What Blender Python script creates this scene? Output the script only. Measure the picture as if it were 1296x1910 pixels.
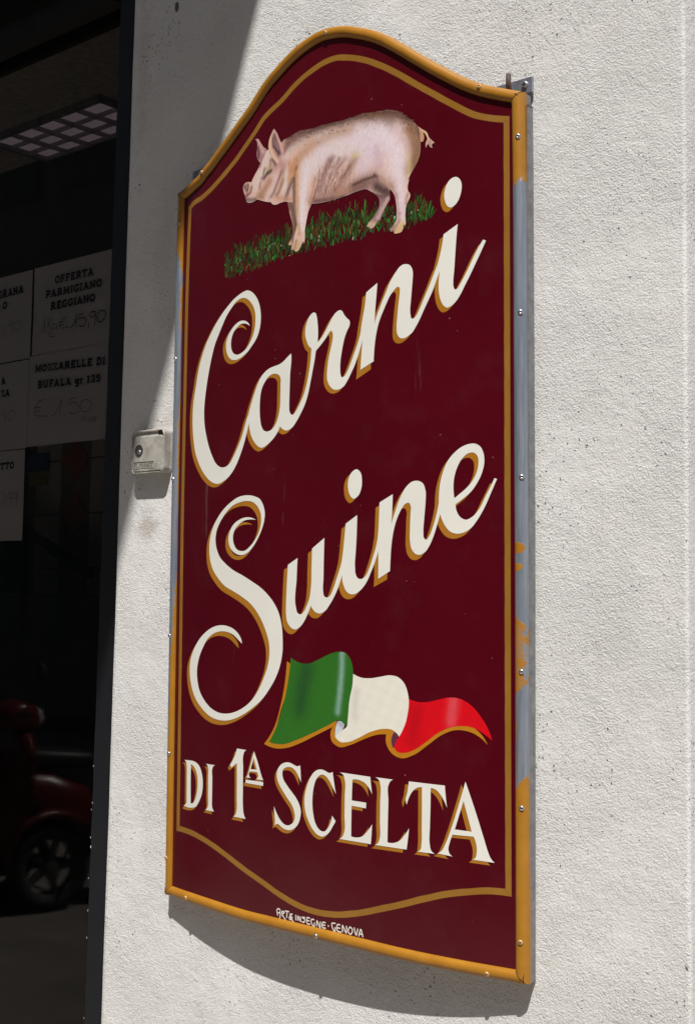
import bpy, bmesh, math, random
import numpy as np
from mathutils import Vector, Matrix
from mathutils.geometry import delaunay_2d_cdt

for o in list(bpy.data.objects): bpy.data.objects.remove(o)
SC = bpy.context.scene
COL = SC.collection

# ------------------------------------------------------------------ camera
CAM_R = [[0.7415856934, 0.6705964339, 0.0187371870], [-0.0289422991, 0.0598853352, -0.9977855932], [-0.6702335434, 0.7394012236, 0.0638187103]]
cam_d = bpy.data.cameras.new('camera'); cam = bpy.data.objects.new('camera', cam_d); COL.objects.link(cam)
right, down, fwd = [Vector(r) for r in CAM_R]
m = Matrix((right, -down, -fwd)).transposed().to_4x4(); m.translation = Vector((0, -1.75, 1.65))
cam.matrix_world = m
cam_d.sensor_fit = 'VERTICAL'; cam_d.sensor_height = 24.0; cam_d.lens = 24.0 * 2502.81 / 1910
cam_d.clip_start = 0.05; cam_d.clip_end = 500
SC.camera = cam

# ------------------------------------------------------------------ sky and sun
SUN = Vector((0.6897, -1.0, 1.9571)).normalized()
elev = math.asin(SUN.z); az = math.atan2(SUN.x, SUN.y)
w = bpy.data.worlds.new('World'); SC.world = w; w.use_nodes = True
nt = w.node_tree; nt.nodes.clear()
sky = nt.nodes.new('ShaderNodeTexSky'); sky.sky_type = 'NISHITA'; sky.sun_disc = False
sky.sun_elevation = elev; sky.sun_rotation = az; sky.air_density = 1.0; sky.dust_density = 1.5; sky.ozone_density = 1.0
bg = nt.nodes.new('ShaderNodeBackground'); bg.inputs['Strength'].default_value = 0.053
wo = nt.nodes.new('ShaderNodeOutputWorld')
nt.links.new(sky.outputs[0], bg.inputs[0]); nt.links.new(bg.outputs[0], wo.inputs[0])
sd = bpy.data.lights.new('sun', 'SUN'); sd.energy = 4.7; sd.angle = math.radians(0.53); sd.color = (1.0, 0.97, 0.93)
so = bpy.data.objects.new('sun', sd); COL.objects.link(so); so.rotation_euler = SUN.to_track_quat('Z', 'Y').to_euler(); so.location = SUN * 30
SC.view_settings.view_transform = 'Standard'; SC.view_settings.look = 'None'
SC.view_settings.exposure = 0.38; SC.view_settings.gamma = 1.0; SC.view_settings.use_curve_mapping = False
SC.cycles.max_bounces = 8; SC.cycles.transparent_max_bounces = 12; SC.cycles.use_denoising = True
SC.cycles.sample_clamp_indirect = 4.0

# ------------------------------------------------------------------ helpers
def lin(c, k=1.0):
    return tuple(((v/255/12.92) if v/255 <= .04045 else ((v/255+.055)/1.055)**2.4)*k for v in c[:3])
def tag(o, label=None, cat=None, group=None, kind=None):
    if label: o['label'] = label
    if cat: o['category'] = cat
    if group: o['group'] = group
    if kind: o['kind'] = kind
    return o
def empty(name, loc=(0, 0, 0), rz=0):
    o = bpy.data.objects.new(name, None); COL.objects.link(o); o.location = loc; o.rotation_euler = (0, 0, rz)
    o.empty_display_size = .1; return o
class MB:
    def __init__(s): s.v = []; s.f = []; s.cols = None; s.smooth = False
    def add(s, v, f):
        n = len(s.v); s.v += [tuple(p) for p in v]; s.f += [tuple(i+n for i in q) for q in f]; return s
    def box(s, a, b, R=None, bev=0):
        x0, y0, z0 = a; x1, y1, z1 = b
        v = [(x0,y0,z0),(x1,y0,z0),(x1,y1,z0),(x0,y1,z0),(x0,y0,z1),(x1,y0,z1),(x1,y1,z1),(x0,y1,z1)]
        if R is not None: v = [tuple(R @ Vector(p)) for p in v]
        return s.add(v, [(0,3,2,1),(4,5,6,7),(0,1,5,4),(1,2,6,5),(2,3,7,6),(3,0,4,7)])
    def tube(s, pts, r, n=12, cap=True):
        pts = [Vector(p) for p in pts]; rs = r if isinstance(r, (list, tuple)) else [r]*len(pts)
        up = None; rings = []
        for i, p in enumerate(pts):
            t = (pts[min(i+1, len(pts)-1)] - pts[max(i-1, 0)]).normalized()
            if up is None: up = t.orthogonal().normalized()
            up = (up - t*up.dot(t)).normalized(); bi = t.cross(up)
            rings.append([p + (up*math.cos(2*math.pi*k/n) + bi*math.sin(2*math.pi*k/n))*rs[i] for k in range(n)])
        v = [q for ring in rings for q in ring]; f = []
        for i in range(len(pts)-1):
            for k in range(n): f.append((i*n+k, i*n+(k+1)%n, (i+1)*n+(k+1)%n, (i+1)*n+k))
        if cap: f.append(tuple(range(n))[::-1]); f.append(tuple((len(pts)-1)*n+k for k in range(n)))
        return s.add(v, f)
    def lathe(s, prof, axis_o, axis, n=20):
        a = Vector(axis).normalized(); u = a.orthogonal().normalized(); b = a.cross(u); o = Vector(axis_o); v = []; f = []
        for r, h in prof:
            for k in range(n): v.append(o + a*h + (u*math.cos(2*math.pi*k/n)+b*math.sin(2*math.pi*k/n))*r)
        for i in range(len(prof)-1):
            for k in range(n): f.append((i*n+k, i*n+(k+1)%n, (i+1)*n+(k+1)%n, (i+1)*n+k))
        return s.add(v, f)
    def build(s, name, mat, parent=None, smooth=False, colors=None, bevel=0, auto=None):
        me = bpy.data.meshes.new(name); me.from_pydata([tuple(p) for p in s.v], [], s.f); me.update()
        if mat: me.materials.append(mat)
        if colors is not None:
            at = me.color_attributes.new('paint', 'FLOAT_COLOR', 'POINT')
            at.data.foreach_set('color', np.asarray(colors, dtype=np.float32).ravel())
        if smooth: me.polygons.foreach_set('use_smooth', [True]*len(me.polygons))
        o = bpy.data.objects.new(name, me); COL.objects.link(o)
        if parent is not None: o.parent = parent
        if bevel:
            md = o.modifiers.new('bevel', 'BEVEL'); md.width = bevel; md.segments = 3; md.limit_method = 'ANGLE'; md.angle_limit = math.radians(40)
        return o
class NM:
    """tiny node-material helper"""
    def __init__(s, name, rough=.6, color=None, metal=0.0, spec=.5):
        s.m = bpy.data.materials.new(name); s.m.use_nodes = True; s.t = s.m.node_tree; s.n = s.t.nodes
        s.b = s.n['Principled BSDF']; s.b.inputs['Roughness'].default_value = rough; s.b.inputs['Metallic'].default_value = metal
        s.b.inputs['Specular IOR Level'].default_value = spec
        if color is not None: s.b.inputs['Base Color'].default_value = (*color, 1)
        s.co = s.n.new('ShaderNodeTexCoord').outputs['Object']
    def l(s, a, b): s.t.links.new(a, b)
    def mapping(s, sc=(1, 1, 1), rot=(0, 0, 0), loc=(0, 0, 0)):
        k = s.n.new('ShaderNodeMapping'); k.inputs['Scale'].default_value = sc; k.inputs['Rotation'].default_value = rot; k.inputs['Location'].default_value = loc
        s.l(s.co, k.inputs[0]); return k.outputs[0]
    def noise(s, scale, detail=3, rough=.5, vec=None, dist=0):
        k = s.n.new('ShaderNodeTexNoise'); k.inputs['Scale'].default_value = scale; k.inputs['Detail'].default_value = detail
        k.inputs['Roughness'].default_value = rough; k.inputs['Distortion'].default_value = dist
        s.l(vec if vec is not None else s.co, k.inputs['Vector']); return k.outputs['Fac']
    def vor(s, scale, vec=None, out='Distance', feature='F1', rnd=1.0):
        k = s.n.new('ShaderNodeTexVoronoi'); k.feature = feature; k.inputs['Scale'].default_value = scale; k.inputs['Randomness'].default_value = rnd
        s.l(vec if vec is not None else s.co, k.inputs['Vector']); return k.outputs[out]
    def ramp(s, fac, stops):
        k = s.n.new('ShaderNodeValToRGB'); s.l(fac, k.inputs[0]); e = k.color_ramp.elements
        while len(e) < len(stops): e.new(.5)
        for i, (p, c) in enumerate(stops):
            e[i].position = p; e[i].color = (*c, 1) if isinstance(c, (tuple, list)) else (c, c, c, 1)
        return k.outputs[0]
    def math(s, op, a, b=None, c=None, clamp=False):
        k = s.n.new('ShaderNodeMath'); k.operation = op; k.use_clamp = clamp
        for i, v in enumerate((a, b, c)):
            if v is None: continue
            if isinstance(v, (int, float)): k.inputs[i].default_value = v
            else: s.l(v, k.inputs[i])
        return k.outputs[0]
    def mix(s, fac, a, b, mode='MIX'):
        k = s.n.new('ShaderNodeMix'); k.data_type = 'RGBA'; k.blend_type = mode
        for i, v in ((0, fac), (6, a), (7, b)):
            if isinstance(v, (int, float)): k.inputs[i].default_value = v
            elif isinstance(v, (tuple, list)): k.inputs[i].default_value = (*v[:3], 1)
            else: s.l(v, k.inputs[i])
        return k.outputs[2]
    def attr(s, name, out='Color'):
        k = s.n.new('ShaderNodeAttribute'); k.attribute_name = name; return k.outputs[out]
    def col(s, x): s.l(x, s.b.inputs['Base Color']); return s
    def rough(s, x): s.l(x, s.b.inputs['Roughness']); return s
    def bump(s, h, strength=.5, dist=.001):
        k = s.n.new('ShaderNodeBump'); k.inputs['Strength'].default_value = strength; k.inputs['Distance'].default_value = dist
        s.l(h, k.inputs['Height']); s.l(k.outputs[0], s.b.inputs['Normal']); return s

# ------------------------------------------------------------------ materials
# stucco
def mat_stucco():
    m = NM('rough_plaster', .9, spec=.2)
    warp = m.mapping((1, 1, 1))
    n1 = m.noise(290, 5, .68); n2 = m.noise(95, 3, .5, dist=.4); n3 = m.noise(14, 3); n4 = m.noise(2.2, 3)
    grains = m.math('MULTIPLY', n1, 1.0); grains = m.math('ADD', grains, m.math('MULTIPLY', n2, .55))
    wn = m.n.new('ShaderNodeTexNoise'); wn.inputs['Scale'].default_value = 120; wn.inputs['Detail'].default_value = 2; m.l(m.co, wn.inputs['Vector'])
    vs = m.n.new('ShaderNodeVectorMath'); vs.operation = 'MULTIPLY_ADD'; m.l(wn.outputs['Color'], vs.inputs[0]); vs.inputs[1].default_value = (.009, .009, .009); m.l(m.co, vs.inputs[2])
    wv = vs.outputs[0]
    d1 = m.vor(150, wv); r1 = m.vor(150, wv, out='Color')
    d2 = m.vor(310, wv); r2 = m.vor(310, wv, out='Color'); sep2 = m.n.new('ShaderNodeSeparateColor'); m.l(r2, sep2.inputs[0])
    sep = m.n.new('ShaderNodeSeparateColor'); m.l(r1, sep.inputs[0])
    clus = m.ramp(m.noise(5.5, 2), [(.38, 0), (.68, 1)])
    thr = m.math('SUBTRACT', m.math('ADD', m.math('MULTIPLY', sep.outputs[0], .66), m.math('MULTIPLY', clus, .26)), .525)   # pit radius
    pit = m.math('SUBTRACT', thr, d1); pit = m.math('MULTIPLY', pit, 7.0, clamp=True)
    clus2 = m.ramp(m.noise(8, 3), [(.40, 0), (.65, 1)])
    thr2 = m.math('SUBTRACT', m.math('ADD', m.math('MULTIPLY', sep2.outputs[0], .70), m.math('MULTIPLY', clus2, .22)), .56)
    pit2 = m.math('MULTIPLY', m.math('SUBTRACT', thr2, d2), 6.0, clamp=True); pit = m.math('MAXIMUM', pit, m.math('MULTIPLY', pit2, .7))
    amp = m.math('ADD', .45, m.ramp(m.noise(4.5, 4, .6), [(.32, 0), (.68, 1)])); grains = m.math('MULTIPLY', grains, amp)
    h = m.math('SUBTRACT', grains, m.math('MULTIPLY', pit, 1.6)); h = m.math('ADD', h, m.math('MULTIPLY', n3, 1.0))
    base = m.mix(m.ramp(n4, [(.3, 0), (.7, 1)]), (.675, .666, .645), (.728, .718, .698))
    grain_shade = m.ramp(n1, [(.33, (.70, .69, .68)), (.5, (1, 1, 1))])  # shade in the grain crevices, painted into the plaster colour
    base = m.mix(.5, base, grain_shade, 'MULTIPLY')
    sx = m.n.new('ShaderNodeSeparateXYZ'); m.l(m.co, sx.inputs[0])
    def blot(x, z, rx, rz):
        dx = m.math('MULTIPLY', m.math('SUBTRACT', sx.outputs[0], x), 1/rx); dz = m.math('MULTIPLY', m.math('SUBTRACT', sx.outputs[2], z), 1/rz)
        d = m.math('SQRT', m.math('ADD', m.math('POWER', dx, 2), m.math('POWER', dz, 2)))
        return m.math('MULTIPLY', m.math('SUBTRACT', m.math('ADD', 1.0, m.math('MULTIPLY', m.math('SUBTRACT', m.noise(35, 4, .7), .5), 2.4)), d), 1.2, clamp=True)
    base = m.mix(m.math('MULTIPLY', blot(-2.135, 1.788, .035, .045), .42), base, (.30, .21, .15))
    base = m.mix(m.math('MULTIPLY', blot(-2.09, 2.0, .045, .02), .28), base, (.38, .27, .19))
    base = m.mix(m.math('MULTIPLY', blot(-2.19, 2.75, .035, .22), .25), base, (.40, .27, .24))
    base = m.mix(m.math('MULTIPLY', blot(-2.11, 2.32, .05, .15), .16), base, (.40, .28, .25))
    drip = m.ramp(m.noise(1, 4, .6, vec=m.mapping((45, 45, 2.2))), [(.52, 0), (.75, 1)])
    base = m.mix(m.math('MULTIPLY', drip, .07), base, (.40, .37, .32))
    # reddish grime streaks low contrast
    stain = m.ramp(m.noise(7, 4, .6), [(.60, 0), (.78, 1)])
    base = m.mix(m.math('MULTIPLY', stain, .07), base, (.42, .33, .28))
    base = m.mix(m.math('MULTIPLY', pit, .62), base, (.12, .105, .095))  # darkness inside the pits is painted into the base colour
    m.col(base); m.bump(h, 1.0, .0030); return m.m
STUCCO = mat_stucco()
def mat_paint(name, c, rough=.22, fade=.06, bump=.02):
    m = NM(name, rough, spec=.5)
    n = m.noise(9, 4, .6); n2 = m.noise(140, 2)
    a = tuple(v*(1-fade) for v in c); b = tuple(min(1, v*(1+fade)+.002) for v in c)
    m.col(m.mix(m.ramp(n, [(.3, 0), (.7, 1)]), a, b)); m.bump(n2, .12, .0002)
    m.rough(m.ramp(m.noise(25, 3), [(.3, rough*.8), (.8, rough*1.5)])); return m.m
def mat_panel():
    m = NM('burgundy_enamel', .2, spec=.32)
    n = m.noise(5, 4, .6); base = m.mix(m.ramp(n, [(.3, 0), (.7, 1)]), (.063, .0014, .0056), (.074, .0019, .0068))
    d = m.vor(62); r = m.vor(62, out='Color'); sep = m.n.new('ShaderNodeSeparateColor'); m.l(r, sep.inputs[0])
    sp = m.math('MULTIPLY', m.math('SUBTRACT', m.math('SUBTRACT', m.math('MULTIPLY', sep.outputs[0], .45), .37), d), 30, clamp=True)
    base = m.mix(m.math('MULTIPLY', sp, .8), base, (.42, .26, .20))
    sc = m.ramp(m.noise(3.2, 5, .65, vec=m.mapping((6, 1, .6), rot=(0, .5, 0))), [(.68, 0), (.74, 1)])
    dust = m.ramp(m.noise(13, 5, .65), [(.55, 0), (.85, 1)])
    base = m.mix(m.math('MULTIPLY', dust, .035), base, (.25, .15, .17)); base = m.mix(m.math('MULTIPLY', sc, .10), base, (.40, .30, .30))
    m.col(base); m.rough(m.ramp(m.noise(8, 4, .6), [(.3, .13), (.8, .3)])); m.bump(m.noise(60, 2), .06, .0004); return m.m
M = {}
M['panel'] = mat_panel()
M['cream'] = mat_paint('cream_sign_paint', (.72, .705, .64), .35, .03)
M['ochre'] = mat_paint('ochre_sign_paint', (.36, .145, .010), .35, .08)
M['gold'] = mat_paint('old_gold_line_paint', (.255, .118, .014), .35, .10)
def mat_vcol(name, rough=.35, k=.06):
    m = NM(name, rough)
    c = m.attr('paint'); n = m.noise(500, 2); m.col(m.mix(.25, c, m.ramp(n, [(.2, .7), (.8, 1.25)]), 'MULTIPLY')); m.bump(m.noise(350, 2), .15, .0002); return m.m
M['art'] = mat_vcol('hand_painted_picture')
def mat_pig():
    m = NM('pig_brushwork', .4)
    c = m.attr('paint'); n = m.noise(1, 3, .6, vec=m.mapping((900, 900, 170), rot=(0, .45, 0))); k = m.noise(150, 3, .6)
    c = m.mix(.55, c, m.ramp(n, [(.25, .68), (.5, 1.0), (.75, 1.22)]), 'MULTIPLY'); c = m.mix(.35, c, m.ramp(k, [(.3, (.85, .80, .78)), (.7, (1.1, 1.08, 1.06))]), 'MULTIPLY')
    m.col(c); return m.m
M['pigart'] = mat_pig()
def mat_frame():
    m = NM('flaking_ochre_frame_paint', .38, spec=.5)
    a = m.attr('paint'); sep = m.n.new('ShaderNodeSeparateColor'); m.l(a, sep.inputs[0])
    nz = m.math('ADD', m.math('MULTIPLY', m.math('SUBTRACT', m.noise(260, 5, .7), .5), .9), m.math('MULTIPLY', m.math('SUBTRACT', m.noise(60, 3), .5), .7))
    bare = m.math('MULTIPLY', m.math('SUBTRACT', m.math('ADD', sep.outputs[0], nz), .5), 22, clamp=True)
    grime = m.math('MULTIPLY', m.math('SUBTRACT', m.math('ADD', sep.outputs[1], m.math('MULTIPLY', nz, 1.5)), .5), 5, clamp=True)
    pc = m.mix(m.ramp(m.noise(30, 4), [(.3, 0), (.75, 1)]), (.31, .130, .009), (.37, .165, .014))
    chips = m.math('MULTIPLY', m.ramp(m.noise(420, 2, .7), [(.73, 0), (.76, 1)]), 1.0)
    pc = m.mix(chips, pc, (.12, .08, .05))
    mc = m.mix(m.ramp(m.noise(18, 4, .6, vec=m.mapping((8, 8, .6))), [(.35, 0), (.7, 1)]), (.19, .22, .27), (.30, .32, .365))
    pc = m.mix(m.math('MULTIPLY', grime, .75), pc, (.24, .15, .09))
    fleck = m.ramp(m.noise(240, 3, .7), [(.70, 0), (.72, 1)]); mc = m.mix(m.math('MULTIPLY', fleck, .8), mc, (.30, .15, .03))
    scr = m.ramp(m.noise(1, 3, .7, vec=m.mapping((700, 700, 25))), [(.62, 0), (.70, 1)]); mc = m.mix(m.math('MULTIPLY', scr, .35), mc, (.10, .11, .13))
    m.col(m.mix(bare, pc, mc)); m.l(m.math('MULTIPLY', bare, .45), m.b.inputs['Metallic'])
    h = m.math('SUBTRACT', 1.0, bare); m.bump(h, .5, .0003); return m.m
M['frame'] = mat_frame()
def simple(name, c, rough=.5, metal=0, nscale=40, var=.25, bump=.2, bd=.0005, spec=.5):
    m = NM(name, rough, metal=metal, spec=spec); n = m.noise(nscale, 4, .6)
    m.col(m.mix(m.ramp(n, [(.3, 0), (.72, 1)]), tuple(v*(1-var) for v in c), tuple(min(1, v*(1+var)) for v in c)))
    if bump: m.bump(m.noise(nscale*3, 3), bump, bd)
    return m.m
M['metal'] = simple('grey_zinc_sheet', (.20, .20, .21), .45, .35, 60)
M['steel'] = simple('galvanised_steel', (.30, .31, .36), .4, .7, 90)
M['screw'] = simple('bright_screw_steel', (.55, .56, .55), .3, .85, 120, .1)
M['rivet'] = simple('rivet_steel', (.50, .50, .50), .28, .9, 200, .15)
M['rivet_painted'] = simple('rivet_with_ochre_paint', (.42, .25, .10), .45, .1, 400, .4)
M['rust'] = simple('rusty_iron_pin', (.10, .065, .055), .7, .3, 200, .4, .5)
M['black'] = simple('black_hole', (.006, .006, .006), .9, spec=.05)
M['navy'] = simple('dark_blue_grey_frame_paint', (.0068, .0078, .0105), .55, 0, 12, .15, .25, .0006, .3)
M['dark'] = simple('dark_bronze_metal', (.010, .009, .008), .7, 0, 20, spec=.15)
M['chip'] = simple('white_plaster_smear', (.6, .6, .58), .8)
M['plastic'] = None
def mat_box():
    m = NM('weathered_grey_plastic', .5, spec=.4)
    n = m.noise(38, 5, .65); g = m.ramp(n, [(.42, 0), (.72, 1)])
    up = m.mapping((1, 1, 1)); n2 = m.noise(160, 3)
    b = m.mix(m.math('MULTIPLY', g, .75), (.40, .38, .34), (.14, .12, .095)); b = m.mix(m.math('MULTIPLY', m.ramp(n2, [(.6, 0), (.75, 1)]), .35), b, (.12, .10, .08))
    m.col(b); m.bump(n2, .15, .0003); return m.m
M['plastic'] = mat_box()
def mat_paper():
    m = NM('white_copy_paper', .8, spec=.2)
    n = m.noise(6, 3); m.col(m.mix(n, (.74, .72, .71), (.82, .80, .79))); m.bump(m.noise(9, 2), .5, .004)
    m.b.inputs['Roughness'].default_value = .85; return m.m
M['paper'] = mat_paper()
M['ink'] = simple('black_printer_ink', (.012, .011, .012), .7, 0, 300, .3, 0)
M['pen'] = simple('dark_red_marker', (.11, .022, .038), .7, 0, 300, .3, 0)
M['penthin'] = simple('thin_faded_marker', (.12, .065, .075), .7, 0, 300, .3, 0)
def mat_glass():
    m = NM('tinted_shop_glass', .02); t = m.t; n = t.nodes; n.remove(m.b)
    tr = n.new('ShaderNodeBsdfTransparent'); tr.inputs[0].default_value = (.66, .65, .645, 1)
    gl = n.new('ShaderNodeBsdfGlossy'); gl.inputs['Roughness'].default_value = .03; gl.inputs[0].default_value = (.54, .54, .54, 1)
    lw = n.new('ShaderNodeLayerWeight'); lw.inputs[0].default_value = .5
    fr_ = m.math('MULTIPLY_ADD', m.math('POWER', lw.outputs['Facing'], 5.0), .9, .035)
    mx = n.new('ShaderNodeMixShader'); out = n['Material Output']
    m.l(fr_, mx.inputs[0]); m.l(tr.outputs[0], mx.inputs[1]); m.l(gl.outputs[0], mx.inputs[2]); m.l(mx.outputs[0], out.inputs[0]); return m.m
M['glass'] = mat_glass()
M['red'] = simple('red_scooter_paint', (.13, .006, .007), .3, 0, 10, .1, 0)
M['rubber'] = simple('black_rubber', (.02, .02, .02), .7)
M['chrome'] = simple('chrome', (.6, .6, .62), .15, 1, 10, .05, 0)
M['seat'] = simple('black_vinyl', (.015, .015, .015), .45)
M['lens'] = simple('headlamp_lens', (.6, .6, .6), .1)

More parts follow.
